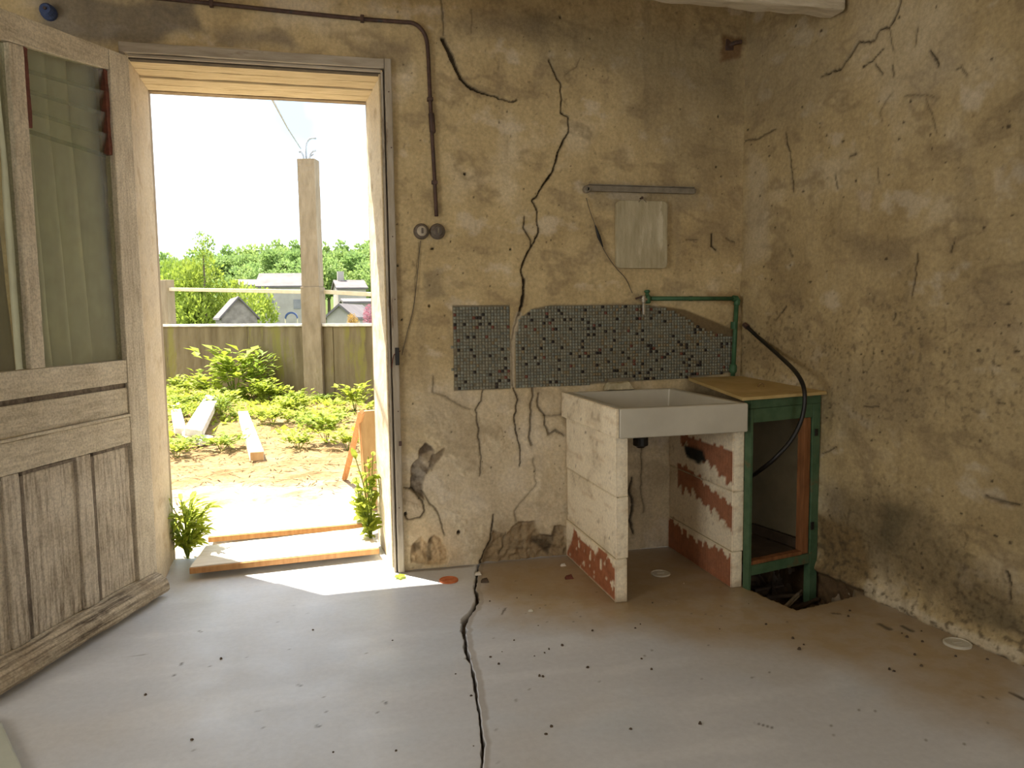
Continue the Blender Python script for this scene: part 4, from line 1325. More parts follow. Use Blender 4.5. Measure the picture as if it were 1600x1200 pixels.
# black hose
hp = [tuple(onP(1163, 507, RW_P + RW_N * .018, RW_N)), tuple(onY(1188, 530, -.17)), tuple(onY(1222, 560, -.42)), tuple(onY(1246, 585, -.62)), tuple(onY(1257, 612, -.700)), tuple(onY(1254, 650, -.708)), tuple(onY(1238, 685, -.700)), tuple(onY(1212, 715, -.675)), tuple(onY(1190, 733, -.60)), tuple(onY(1172, 745, -.48)), tuple(onY(1150, 752, -.40))]
b = MB(); b.tube(bez(hp, 6), .0095, 10)
hs = tag(b.build('hose', M['rubber'], None, smooth=True), 'black rubber hose looping from the wall pipe into the green cabinet', 'hose')
b = MB(); b.tube([hp[0], tuple(Vector(hp[0]) * .8 + Vector(hp[1]) * .2)], .013, 10); b.build('hose_collar', M['iron'], hs)

# green pipe and tap
yp = -.028
pp = thing('water_pipe', 'green painted water pipe running from the tap and down the corner', 'pipe', (1.8, yp, 1.26))
L = lambda *q: [(p[0] - 1.8, p[1] - yp, p[2] - 1.26) for p in q]
b = MB(); b.tube(L((1.585, yp, 1.264), (2.045, yp, 1.260)), .0105, 10); b.build('pipe_run', M['green_pipe'], pp, smooth=True)
b = MB(); b.tube(L((2.052, yp, 1.244), (2.036, yp, .868)), .0115, 10); b.build('pipe_drop', M['green_pipe'], pp, smooth=True)
b = MB(); b.tube(L((2.030, yp, 1.261), (2.050, yp, 1.260), (2.056, yp, 1.250), (2.0515, yp, 1.228)), .0155, 10); b.build('elbow', M['green_pipe'], pp)
b = MB(); b.lathe(L((2.039, yp, 1.125))[0], (0.03, 0, 1), [(.016, -.018), (.017, -.012), (.017, .012), (.016, .018)], 10); b.build('coupling', M['green_pipe'], pp)
b = MB(); b.lathe(L((2.037, yp, .905))[0], (0.03, 0, 1), [(.015, -.022), (.019, -.012), (.019, .012), (.015, .022)], 10); b.build('coupling', M['green_pipe'], pp)
b = MB(); b.box(*L((1.80, yp + .012, 1.25), (1.815, -.002, 1.275))); b.build('clip', M['iron'], pp)
tp = thing('tap', 'tarnished chrome tap with green valve at the end of the green pipe', 'tap', (1.545, -.03, 1.255))
b = MB(); b.lathe((.018, 0, .006), (0, 0, 1), [(.012, -.022), (.018, -.016), (.018, .014), (.012, .02), (.008, .03), (.014, .034), (.014, .042), (.006, .046)], 12); b.build('valve', M['green_pipe'], tp)
b = MB(); b.tube([(-.022, .028, .006), (-.02, -.02, .004), (.01, -.012, .004)], .008, 8); b.build('tap_arm', M['chrome'], tp)
b = MB(); b.lathe((-.008, -.018, .008), (0, 0, -1), [(.008, -.016), (.011, -.010), (.011, .018), (.008, .022), (.0075, .075), (.0065, .078)], 12); b.build('spout', M['chrome'], tp)
b = MB(); b.tube([(-.045, -.004, .008), (-.012, -.018, .020)], .005, 8); b.build('tap_handle', M['iron'], tp)

# rail, board, cord above the sink
rl = thing('wall_rail', 'grey metal rail fixed level on the wall above the pale board', 'rail', (1.55, -.02, 1.79))
b = MB(); b.box((-.296, -.010, -.016), (.268, .008, .012)); b.build('bar', M['steel'], rl, bevel=.004)
b = MB(); b.box((-.286, -.014, .0125), (.262, .012, .017)); b.build('bar_lip', M['steel'], rl, bevel=.001)
b = MB(); b.lathe((-.292, .012, -.006), (0, -1, 0), [(.018, -.004), (.018, .02), (.014, .026), (.010, .026), (.008, .022)], 14); b.build('end_socket', M['steel'], rl)
b = MB(); b.box((.255, -.004, -.012), (.275, .018, .010)); b.build('end_bracket', M['steel'], rl, bevel=.003)

bd = thing('wall_board', 'pale flaking rectangular board with rounded corners hung under the metal rail', 'board', (1.538, -.016, 1.573))
b = MB()
hw, hz, rc = .133, .162, .022
pts = []
for (sx, sz), a0 in (((1, -1), -90), ((1, 1), 0), ((-1, 1), 90), ((-1, -1), 180)):
    for k in range(5):
        an = R(a0 + k * 22.5)
        pts.append((sx * (hw - rc) + rc * math.cos(an), sz * (hz - rc) + rc * math.sin(an)))
b.prism(pts, 1, -.011, .013)
b.build('panel', M['board'], bd, bevel=.003)
b = MB(); b.lathe((.0, -.004, hz + .014), (0, -1, 0), [(.004, -.018), (.004, .004), (.007, .005), (.006, .007)], 8); b.build('nail', M['iron'], bd)
b = MB(); b.tube([(-.02, -.012, hz - .008), (0, -.010, hz + .014), (.02, -.012, hz - .008)], .0014, 5); b.build('hanging_loop', M['string'], bd)

cpts = [tuple(onY(*p, -.010)) for p in ((916, 309), (922, 330), (931, 355), (938, 378), (948, 398), (962, 418), (978, 436), (988, 458))]
b = MB(); b.tube(bez(cpts, 4), .0018, 5)
cdn = tag(b.build('cord', M['string'], None), 'thin dark cord hanging from the rail end towards the tap', 'cord')
k = [tuple(onY(*p, -.012)) for p in ((930, 352), (936, 370), (942, 386))]
b = MB(); b.tube(k, [.003, .0085, .003], 7); b.build('cord_switch', M['black'], cdn)
cpts = [tuple(onY(*p, -.012)) for p in ((980, 480), (976, 500), (971, 522), (966, 530))]
b = MB(); b.tube(bez(cpts, 4), .0014, 5)
tag(b.build('string', M['string'], None), 'pale string dangling below the tap across the mosaic', 'string')

# conduit and switches
cpx = [(150, -13), (300, 2), (450, 18), (560, 29), (625, 34), (645, 36), (658, 45), (666, 60), (669, 85), (671, 130), (674, 190), (678, 260), (682, 338)]
cp = [Vector(onY(*p, -.018)) for p in cpx]
con = thing('conduit_pipe', 'dark rusty conduit pipe running over the doorway and down to the switches', 'pipe', cp[7])
b = MB(); b.tube([p - cp[7] for p in bez(cp, 5)], .0088, 9); b.build('tube', M['iron'], con, smooth=True)
for px in ((566, 29), (672, 155), (679, 285), (330, 5)):
    v = Vector(onY(*px, -.018)) - cp[7]
    b = MB()
    if px[1] > 60:
        b.box((v.x - .013, v.y - .011, v.z - .008), (v.x + .013, v.y + .016, v.z + .008))
    else:
        b.box((v.x - .008, v.y - .011, v.z - .014), (v.x + .008, v.y + .016, v.z + .014))
    b.build('clamp', M['iron'], con, bevel=.003)
v = Vector(onY(675, 192, -.018)) - cp[7]
b = MB(); b.lathe(v, (.06, 0, -1), [(.010, -.045), (.014, -.038), (.0145, .038), (.010, .045)], 10); b.build('coupling', M['iron'], con)
for px, lab, mm, m2 in ((658, 'cream-faced round light switch on the wall left of its darker twin', M['bakelite'], M['porcelain']), (683, 'dark round light switch at the foot of the conduit', M['bakelite'], M['bakelite'])):
    v = onY(px, 362)
    t_ = thing('light_switch', lab, 'light switch', v)
    b = MB(); b.lathe((0, .002, 0), (0, -1, 0), [(.036, 0), (.036, .014), (.031, .024), (.024, .026)], 24); b.build('base', mm, t_)
    b = MB(); b.lathe((0, -.022, 0), (0, -1, 0), [(.022, 0), (.023, .010), (.018, .016), (.006, .017)], 20); cv = b.build('cover', m2, t_)
    b = MB(); b.box((-.004, -.050, -.012), (.004, -.037, .012)); b.build('toggle', M['bakelite'] if px == 658 else M['steel'], cv, bevel=.002)
wp = [tuple(onY(*p, -.008)) for p in ((657, 376), (654, 410), (650, 450), (645, 485), (636, 520), (628, 555))]
b = MB(); b.tube(bez(wp, 4), .0016, 5)
tag(b.build('bell_wire', M['string'], None), 'thin wire trailing from the cream switch down to the door frame', 'wire')
b = MB(); b.tube(bez([tuple(onY(*p, -.03)) for p in ((612, 575), (615, 556), (620, 552), (626, 548))], 4), .0022, 5)
tag(b.build('wire_stub', M['rust'], None), 'short red wire stub at the black lock keeper on the frame', 'wire')
an = onY(1140, 70)
t_ = thing('wall_anchor', 'rusty broken anchor in the wall near the ceiling corner', 'anchor', an)
b = MB(); b.box((-.022, -.006, -.026), (.020, .004, .026)); b.build('plate', M['iron'], t_, bevel=.003, rough=.006, cut=.012)
b = MB(); b.tube([(0, 0, 0), (.02, -.03, .003), (.045, -.035, .006)], .010, 7); b.build('stub', M['iron'], t_)
v = onY(74, 17, -.03)
t_ = thing('insulator', 'dark blue round insulator high above the door hinge', 'insulator', v)
b = MB(); b.lathe((0, .03, 0), (0, -1, 0), [(.030, 0), (.030, .02), (.022, .032), (.026, .044), (.018, .056)], 16); b.build('body', M['blue'], t_, smooth=False)
b = MB(); b.lathe((0, -.024, 0), (0, -1, 0), [(.006, 0), (.006, .01)], 8); b.build('screw', M['iron'], t_)

# floor caps
for px, py, rad, m_, lab in ((701, 907, .043, M['cap_orange'], 'orange round cap flush in the floor beside the doorway'), (1032, 897, .045, M['cap_white'], 'white round cap in the floor under the sink'), (1496, 1006, .046, M['cap_white'], 'white round cap in the dirty floor by the right wall')):
    v = onZ(px, py)
    t_ = thing('drain_cap', lab, 'drain cap', (v[0], v[1], 0.0), 0, None)
    b = MB(); b.lathe((0, 0, -.002), (0, 0, 1), [(rad, 0), (rad, .007), (rad * .93, .009), (rad * .86, .009), (rad * .84, .0065)], 28); b.build('rim', m_, t_)
    b = MB(); b.box((-rad * .4, -.005, .0048), (rad * .4, .005, .0075)); b.build('grip_bar', m_, t_, bevel=.002)
# plaster lump on the ledge behind the sink, pale board corner in the near left
v = onY(968, 603, -.03)
b = MB()
b.hexa([(-.085, -.02, 0), (.08, -.02, 0), (.08, .028, 0), (-.085, .028, 0)], [(-.05, -.005, .035), (.045, -.004, .04), (.06, .028, .048), (-.06, .028, .04)])
o = b.build('plaster_lump', M['board'], None, bevel=.008, rough=.012, cut=.02, seed=9)
o.location = (v[0], -.034, .8195)
tag(o, 'rough lump of sandy plaster on the ledge behind the sink', 'plaster lump')
# splinters of wood and rubble in the pit
for k, (px, py, ln, rz, m_) in enumerate(((1260, 938, .20, 14, 'dark_wood'), (1225, 925, .16, -20, 'dark_wood'), (1290, 925, .22, 35, 'weather_wood'), (1240, 912, .18, 60, 'dark_wood'), (1270, 905, .15, -5, 'dark_wood'))):
    v = onZ(px, py, -.10)
    b = MB()
    b.hexa([(-ln / 2, -.011, 0), (ln / 2, -.006, 0), (ln / 2, .007, 0), (-ln / 2, .012, 0)], [(-ln / 2, -.009, .014), (ln / 2, -.004, .010), (ln / 2, .005, .012), (-ln / 2, .010, .016)])
    o = b.build('wood_splinter', M[m_], None, bevel=.002, rough=.006, cut=.03, seed=k)
    o.location = (min(v[0], wallx(v[1]) - .10), v[1], -.125)
    o.rotation_euler = (0, R(-6), R(rz))
    tag(o, ['dark splinter of wood nearest the pit edge', 'dark splinter at the pit beside the brick pier', 'grey splinter in the pit beside the right wall', 'dark splinter crosswise in the middle of the pit', 'dark splinter deepest under the cabinet'][k], 'splinter')


def chips(name, label, spots, m, smin, smax, seed, z=0.0):
    rr = random.Random(seed)
    b = MB()
    for (x_, y_) in spots:
        s = rr.uniform(smin, smax)
        an = rr.uniform(0, 6.28)
        n = rr.choice([4, 5, 6])
        base = [(x_ + s * rr.uniform(.6, 1.1) * math.cos(an + i * 6.283 / n), y_ + s * rr.uniform(.6, 1.1) * math.sin(an + i * 6.283 / n)) for i in range(n)]
        top = [(x_ + (p[0] - x_) * .6, y_ + (p[1] - y_) * .6) for p in base]
        hgt = s * rr.uniform(.4, .9)
        b.add([(p[0], p[1], z - .001) for p in base] + [(p[0], p[1], z + hgt) for p in top], [tuple(range(n, 2 * n))] + [(i, (i + 1) % n, n + (i + 1) % n, n + i) for i in range(n)])
    o = b.build(name, m, None, kind='stuff')
    o['label'] = label
    return o


sp = []
for k in range(90):
    p = onZ(rnd.uniform(755, 1150), rnd.uniform(893, 985))
    sp.append((p[0], min(p[1], -.03)))
sp = [q for q in sp if not (1.12 < q[0] < 1.23 and q[1] > -.68) and not (1.67 < q[0] < 1.80 and q[1] > -.68)]
chips('plaster_crumbs', 'pale plaster crumbs scattered on the dirty floor near the sink', sp[:30], M['weather_wood'], .002, .005, 4)
chips('dark_crumbs', 'dark crumbs of earth on the floor', [tuple(onZ(rnd.uniform(760, 1560), rnd.uniform(930, 1060))[:2]) for _ in range(40)] + [tuple(onZ(rnd.uniform(60, 1100), rnd.uniform(980, 1180))[:2]) for _ in range(16)], M['dark_wood'], .003, .008, 6)
for k, (px, py, s, m_, lab) in enumerate(((747, 898, .018, 'block', 'white plaster chip lying on the floor crack at the wall'), (757, 909, .020, 'dark_wood', 'dark earth clod beside the floor crack'), (889, 904, .022, 'rust', 'red-brown brick chip beside the left sink pier'), (880, 884, .016, 'block', 'pale plaster chip at the wall beside the sink pier'), (829, 955, .012, 'cap_white', 'pale crumb on the sandy floor in front of the left pier'))):
    v = onZ(px, py)
    b = MB(); b.hexa([(-s, -s * .6, 0), (s * .9, -s * .7, 0), (s, s * .6, 0), (-s * .8, s * .7, 0)], [(-s * .6, -s * .3, s * .7), (s * .5, -s * .4, s * .5), (s * .6, s * .3, s * .8), (-s * .5, s * .4, s * .6)])
    o = b.build('plaster_chip' if m_ in ('block', 'cap_white') else 'earth_clod' if m_ == 'dark_wood' else 'brick_chip', M[m_], None, bevel=.002, rough=.003, cut=.008, seed=k)
    o.location = (v[0], v[1], .0)
    tag(o, lab, 'chip')

e0, e1 = onZ(38, 1205, .022), onZ(2, 1118, .022)
b = MB()
q = [(e0[0], e0[1]), (e1[0] + .02, e1[1] - .05), (e1[0] - .005, e1[1] - .012), (e1[0] - .05, e1[1]), (e1[0] - .35, e1[1] + .02), (e1[0] - .40, e0[1] - .3), (e0[0] + .02, e0[1] - .3)]
b.prism(q, 2, .001, .022)
tag(b.build('floor_board', plain_mat('pale_green_grey_paint', (0.40, 0.42, 0.35), (0.50, 0.52, 0.44), 4, .6), None, bevel=.006), 'pale grey-green board lying at the near left corner of the floor', 'board')

# ================================================================== OUTSIDE
# ---- yard
gx_ = np.linspace(-7, 4.5, 230)
gy_ = np.concatenate([np.arange(.50, 5, .035), np.arange(5, 16.5, .08)])
A, B = np.meshgrid(gx_, gy_)
x, y = A.ravel(), B.ravel()
g1, g2, g3 = fbm(x, y, .8, 4, 101), fbm(x, y, 3.2, 5, 102), fbm(x, y, 12, 3, 103)
c = np.repeat(np.array([[0.36, 0.235, 0.115]]), len(x), 0)
c = mixc(c, (0.22, 0.12, 0.052), sstep(.0, .4, g2 + .4 * g3) * .75)
c = mixc(c, (0.46, 0.34, 0.19), sstep(.1, .5, -g2) * .6)
dusty = 1 - sstep(1.0, 2.4, y + g1 * 1.2 + g2 * .6)
c = mixc(c, (0.74, 0.67, 0.55), dusty * .85)
grassy = sstep(3.6, 5.6, y + g1 * 2.2)
c = mixc(c, (0.24, 0.27, 0.07), grassy * sstep(-.2, .3, g2) * .6) * .8
z = -.02 + g1 * .05 * sstep(.6, 3, y) + g2 * .03 * sstep(.8, 2.5, y) + g3 * .012
z = np.where(y < .62, np.minimum(z, -.012), z)
dw = np.array([-.68, .73]); wp0 = np.array([-.1, 8.3])
nw = np.array([-dw[1], dw[0]])                     # towards the yard
side = (x - wp0[0]) * nw[0] + (y - wp0[1]) * nw[1]
q = grid_index(len(gx_), len(gy_))
q = q[side[q].mean(1) > -.4]
link('ground', mesh_np('ground', np.stack([x, y, z], -1), q, M['earth'], c, True), None, 'structure')
# ---- valley and the far hill, one terrain
r_ = np.concatenate([np.linspace(9, 60, 26), np.linspace(66, 420, 50)])
th = np.linspace(R(-34), R(22), 80)
A, B = np.meshgrid(th, r_)
x, y = (np.sin(A) * B).ravel(), (np.cos(A) * B - 3.54).ravel()
rr_ = B.ravel()
z = -5 + 0 * x
z = np.where(rr_ < 40, np.interp(rr_, [9, 14, 24, 40], [-1.8, -2.6, -4.2, -5]), z)
z = z + sstep(130, 330, rr_) * 22 + fbm(x, y, .02, 3, 140) * 3 * sstep(60, 200, rr_)
c = np.repeat(np.array([[0.14, 0.20, 0.05]]), len(x), 0)
c = mixc(c, (0.24, 0.26, 0.09), sstep(0, .4, fbm(x, y, .05, 3, 141)) * .5) * .6
link('terrain', mesh_np('terrain', np.stack([x, y, z], -1), grid_index(len(th), len(r_)), M['earth'], c, True), None, 'structure')

# ---- parapet wall of the yard
wang = math.atan2(dw[1], dw[0])
pw = empty('wall_garden', (wp0[0], wp0[1], 0), wang, 'structure')
WTOP = 1.09
u = -6.8
k = 0
while u < 6.0:
    ln = (1.9, 2.3, 2.1)[k % 3]
    b = MB(); b.box((u + .006, -.07, -.4), (u + ln - .006, .07 + .004 * (k % 2), WTOP - .045))
    b.build('concrete_panel', M['wall_concrete'], pw, bevel=.008, rough=.01, cut=.12, seed=k)
    u += ln
    k += 1
b = MB(); b.box((-6.8, -.10, WTOP - .043), (u, .10, WTOP)); b.build('coping', M['block'], pw, bevel=.01, rough=.008, cut=.15)
# ---- post with its loose rebars
pb = onZ(495, 621, 0.0)
post = thing('concrete_post', 'tall bare concrete post with bent rebars at its head in the yard', 'post', (pb[0], pb[1], 0), R(-20))
ph = onY(488, 250, pb[1])[2]
b = MB(); b.box((-.142, -.12, -.15), (.142, .12, 1.62)); b.build('lower_shaft', M['concrete'], post, bevel=.008, rough=.006, cut=.1, seed=2)
b = MB(); b.box((-.128, -.105, 1.6205), (.128, .105, ph)); b.build('upper_shaft', M['concrete'], post, bevel=.008, rough=.006, cut=.1, seed=4)
for pts in ([(-.03, .02, -.05), (-.035, .02, .12), (-.02, .02, .24), (.04, .01, .30), (.13, .0, .30)], [(.03, -.02, -.05), (.04, -.02, .06), (.08, -.02, .11), (.13, -.03, .12)], [(-.06, -.02, -.05), (-.065, -.02, .06), (-.10, -.03, .12), (-.12, -.03, .10)], [(.0, .03, -.05), (.01, .03, .04), (.07, .04, .09)]):
    b = MB(); b.tube(bez([(p[0], p[1], p[2] + ph) for p in pts], 5), .015, 6); b.build('rebar', M['rebar'], post, smooth=True)
# ---- handrail on both sides of the post
hr = thing('handrail', 'cream horizontal handrail above the yard wall on both sides of the post', 'handrail', (wp0[0], wp0[1], 0), wang)
lp = np.array([dw[0], dw[1], 0])


def on_wall(px, py, off=0.0):
    p0 = np.array([wp0[0], wp0[1], 0]) + np.array([nw[0], nw[1], 0]) * off
    v = onP(px, py, p0, (nw[0], nw[1], 0))
    return float((v - np.array([wp0[0], wp0[1], 0])) @ lp), float(v[2])


a0, a1, a2, a3 = on_wall(262, 452), on_wall(482, 456), on_wall(508, 456), on_wall(600, 461)
for p, q_ in ((a0, a1), (a2, a3)):
    b = MB(); b.hexa([(p[0], -.03, p[1] - .03), (q_[0], -.03, q_[1] - .03), (q_[0], .03, q_[1] - .03), (p[0], .03, p[1] - .03)], [(p[0], -.03, p[1] + .03), (q_[0], -.03, q_[1] + .03), (q_[0], .03, q_[1] + .03), (p[0], .03, p[1] + .03)])
    b.build('rail', M['rail_paint'], hr, bevel=.008)
pu = on_wall(262, 470)[0]
b = MB(); b.box((pu - .09, -.08, WTOP), (pu + .09, .08, a0[1] + .16)); b.build('end_post', M['concrete'], hr, bevel=.01)

# ---- things lying in the yard
def slab(name, label, cat, quad_px, zb, th_, m, seed, tilt=0.0):
    P = [onZ(px, py, zb + th_) for px, py in quad_px]
    ctr = np.mean(P, 0)
    b = MB()
    L_ = [(p[0] - ctr[0], p[1] - ctr[1]) for p in P]
    zt = [tilt * (i in (0, 1)) for i in range(4)]
    b.hexa([(l[0], l[1], z_) for l, z_ in zip(L_, zt)], [(l[0], l[1], th_ + z_) for l, z_ in zip(L_, zt)])
    o = b.build(name, m, None, bevel=.01, rough=.006, cut=.08, seed=seed)
    o.location = (ctr[0], ctr[1], zb)
    return tag(o, label, cat)


slab('cement_slab', 'long white slab lying at the left edge of the yard beside the grey one', 'slab', [(266, 634), (280, 628), (291, 668), (272, 668)], .02, .07, M['block'], 1)
slab('cement_slab', 'grey stone slab tilted on the white ones in the yard', 'slab', [(322, 624), (343, 626), (316, 672), (288, 668)], .06, .08, M['grey_slab'], 2, .06)
slab('cement_slab', 'white slab lying flat under the grey slab in the yard', 'slab', [(273, 668), (290, 673), (334, 681), (312, 690)], .0, .05, M['block'], 3)
bl = thing('cement_block', 'long white block with a brown end lying alone in the straw of the yard', 'block', tuple(onZ(402, 719, .0)), R(3))
P = [onZ(px, py, .075) for px, py in ((391, 709), (413, 709), (411, 643), (392, 643))]
ln = P[2][1] - P[1][1]
w_ = (P[1][0] - P[0][0])
sx = (P[3][0] + P[2][0] - P[0][0] - P[1][0]) / 2
b = MB()
for k in range(2):
    y0, y1 = ln * (.0 if k == 0 else .49), ln * (.47 if k == 0 else 1)
    k0, k1 = sx * y0 / ln, sx * y1 / ln
    b = MB()
    b.hexa([(-w_ / 2 + k0, y0, -.01), (w_ / 2 + k0, y0, -.01), (w_ / 2 + k1, y1, -.01), (-w_ / 2 + k1, y1, -.01)], [(-w_ / 2 + k0, y0, .075), (w_ / 2 + k0, y0, .075), (w_ / 2 + k1, y1, .075), (-w_ / 2 + k1, y1, .075)])
    b.build('block_half', M['block'], bl, bevel=.008, rough=.004, cut=.1, seed=k)
b = MB(); b.box((-w_ / 2 + .004, -.012, .0), (w_ / 2 - .004, -.001, .070)); b.build('end_face', M['tan_board'], bl, bevel=.003)

# threshold planks
def plank(label, quad, zt, th_, seed):
    P = [onZ(px, py, zt) for px, py in quad]
    ctr = np.mean(P, 0)
    o = MB()
    o.hexa([(p[0] - ctr[0], p[1] - ctr[1], -th_) for p in P], [(p[0] - ctr[0], p[1] - ctr[1], 0) for p in P])
    e = thing('threshold_plank', label, 'plank', (ctr[0], ctr[1], zt))
    o.build('plank_face', M['new_wood'], e, bevel=.004, rough=.004, cut=.05, seed=seed)
    b = MB()
    n_ = Vector((P[1][1] - P[0][1], P[0][0] - P[1][0], 0)).normalized()
    A0, A1 = Vector(P[0] - ctr), Vector(P[1] - ctr)
    b.hexa([A0 + n_ * .001 + Vector((0, 0, -th_)), A1 + n_ * .001 + Vector((0, 0, -th_)), A1 + n_ * .006 + Vector((0, 0, -th_)), A0 + n_ * .006 + Vector((0, 0, -th_))],
           [A0 + n_ * .001 + Vector((0, 0, -.004)), A1 + n_ * .001 + Vector((0, 0, -.004)), A1 + n_ * .006 + Vector((0, 0, -.006)), A0 + n_ * .006 + Vector((0, 0, -.006))])
    b.build('cut_edge', M['raw_wood'], e, bevel=.001)['label'] = 'brown sawn edge'
    return e


plank('pale plank across the doorway, nearer the room', [(296, 886), (592, 855), (570, 824), (322, 852)], .055, .032, 1)
plank('pale plank across the doorway, further out towards the yard', [(325, 838), (572, 816), (560, 802), (330, 822)], .050, .032, 2)
# board and stick leaning at the right of the doorway
bq = onZ(573, 793, .0)
t_ = thing('leaning_board', 'tan board standing upright against the outside of the doorway', 'board', (bq[0] + .03, bq[1], -.02), R(12))
hgt = onY(572, 636, bq[1] + .1)[2]
b = MB(); b.hexa([(-.045, -.02, 0), (.20, -.02, 0), (.20, .015, 0), (-.045, .015, 0)], [(-.045, .06, hgt), (.20, .06, hgt), (.20, .095, hgt), (-.045, .095, hgt)]); b.build('board_face', M['tan_board'], t_, bevel=.004)
b = MB(); b.hexa([(-.052, .0, .25), (-.046, -.022, .25), (-.046, .01, .25), (-.052, .012, .25)], [(-.052, .05, hgt), (-.046, .05, hgt), (-.046, .09, hgt), (-.052, .09, hgt)]); b.build('edge_strip', M['raw_wood'], t_)
s0, s1 = Vector(onZ(539, 746, 0)), Vector(onY(556, 680, bq[1] + .25))
b = MB(); d_ = (s1 - s0); b.tube([s0 - d_ * .04, s0 + d_ * 1.45], .022, 4)
tag(b.build('wooden_stake', M['raw_wood'], None, bevel=.003), 'orange raw timber stake leaning behind the tan board', 'stake')

# ---- leaves and weeds
def leaf_pts(base, dirv, length, width, up=Vector((0, 0, 1)), fold=.25):
    d = Vector(dirv).normalized()
    s = d.cross(up)
    if s.length < 1e-3:
        s = Vector((1, 0, 0))
    s.normalize()
    n = s.cross(d)
    p = Vector(base)
    m = p + d * length * .45 - n * length * .03
    e = p + d * length - n * length * .12
    return [p, m + s * width + n * width * fold, e, m - s * width + n * width * fold, m]


LF = [(0, 1, 4), (1, 2, 4), (2, 3, 4), (3, 0, 4)]


def leaf_cloud(mb, rr, n, center, rad, lmin, lmax, wr=.32, shell=.0, upb=.3):
    for _ in range(n):
        while True:
            q = Vector((rr.uniform(-1, 1), rr.uniform(-1, 1), rr.uniform(-1, 1)))
            if shell <= q.length <= 1:
                break
        p = Vector(center) + Vector((q.x * rad[0], q.y * rad[1], q.z * rad[2]))
        d = (q + Vector((rr.uniform(-.8, .8), rr.uniform(-.8, .8), rr.uniform(-.5, .8) + upb))).normalized()
        l = rr.uniform(lmin, lmax)
        mb.add(leaf_pts(p, d, l, l * wr, Vector((rr.uniform(-.5, .5), rr.uniform(-.5, .5), 1)).normalized()), LF)


def sprout(mb, rr, h, spread, n, lmin, lmax, wr):
    """rosette of arched stems with leaves"""
    for k in range(n):
        an = rr.uniform(0, 6.283)
        out = rr.uniform(.15, 1) * spread
        top = Vector((math.cos(an) * out, math.sin(an) * out, h * rr.uniform(.45, 1)))
        for i in range(4):
            f = .35 + .65 * (i + rr.random()) / 4
            p = Vector((top.x * f, top.y * f, top.z * (1 - (1 - f) ** 2)))
            a2 = an + rr.uniform(-1.3, 1.3)
            l = rr.uniform(lmin, lmax)
            mb.add(leaf_pts(p, (math.cos(a2), math.sin(a2), rr.uniform(-.1, .9)), l, l * wr), LF)


def stems(mb, rr, h, spread, n, r=.004):
    for k in range(n):
        an = rr.uniform(0, 6.283)
        o = rr.uniform(.1, .7) * spread
        mb.tube([(0, 0, -.02), (math.cos(an) * o * .4, math.sin(an) * o * .4, h * .4), (math.cos(an) * o, math.sin(an) * o, h * .75)], [r, r * .8, r * .5], 5)


def weed_proto(seed, h, spread, n, lmin, lmax, wr, m):
    rr = random.Random(seed)
    f, s = MB(), MB()
    sprout(f, rr, h, spread, n, lmin, lmax, wr)
    stems(s, rr, h, spread, 6)
    return f.mesh('foliage', m), s.mesh('stem', M['leaf_dark'])


W_PR = [weed_proto(1, .34, .28, 46, .05, .11, .34, M['leaf']), weed_proto(2, .22, .30, 40, .04, .09, .40, M['leaf']), weed_proto(3, .55, .26, 50, .06, .13, .26, M['leaf_dark']), weed_proto(4, .16, .34, 44, .04, .08, .5, M['leaf_dark'])]


def place_weed(px, py, k, sc, label, group=None, z=-.02):
    v = onZ(px, py, 0.0)
    t_ = thing('weed', label, 'weed', (v[0], v[1], z), rnd.uniform(0, 6.28), group)
    t_.scale = (sc,) * 3
    a = link('foliage', W_PR[k][0], t_, 'stuff')
    link('stem', W_PR[k][1], t_)
    return t_


place_weed(366, 619, 0, 2.2, 'tallest bright green bush at the foot of the yard wall')
place_weed(328, 622, 1, 1.8, 'round green weed left of the tallest bush by the yard wall')
place_weed(402, 620, 2, 1.2, 'upright weed with thin leaves right of the tallest bush')
place_weed(510, 690, 0, .85, 'bright weed in the straw midway to the leaning board')
place_weed(467, 700, 1, .75, 'small weed in the straw right of the white block')
place_weed(543, 700, 1, .85, 'low yellow-green weed behind the orange stake')
place_weed(502, 668, 3, 1.0, 'dark low weed behind the bright one in the straw')
place_weed(554, 640, 0, 1.0, 'green weed at the foot of the yard wall right of the post')
place_weed(345, 700, 3, .9, 'spreading weed between the slabs and the white block')
place_weed(276, 712, 1, .7, 'small weed at the left edge in front of the slabs')
place_weed(283, 700, 3, .7, 'flat weed touching the front white slab')
place_weed(348, 655, 2, .55, 'weed growing right beside the grey slab')
place_weed(425, 660, 1, .9, 'weed just behind the white block')
for k in range(27):
    px = rnd.uniform(262, 480)
    py = rnd.uniform(612, 658)
    place_weed(px, py, rnd.choice([0, 1, 1, 3]), rnd.uniform(.5, 1.0), 'one of many bright weeds carpeting the yard before the wall', 'weeds carpeting the yard')
for k in range(12):
    place_weed(rnd.uniform(415, 540), rnd.uniform(625, 665), rnd.choice([1, 3]), rnd.uniform(.35, .7), 'one of the sparse low weeds in the straw beside the post', 'sparse weeds near the post')
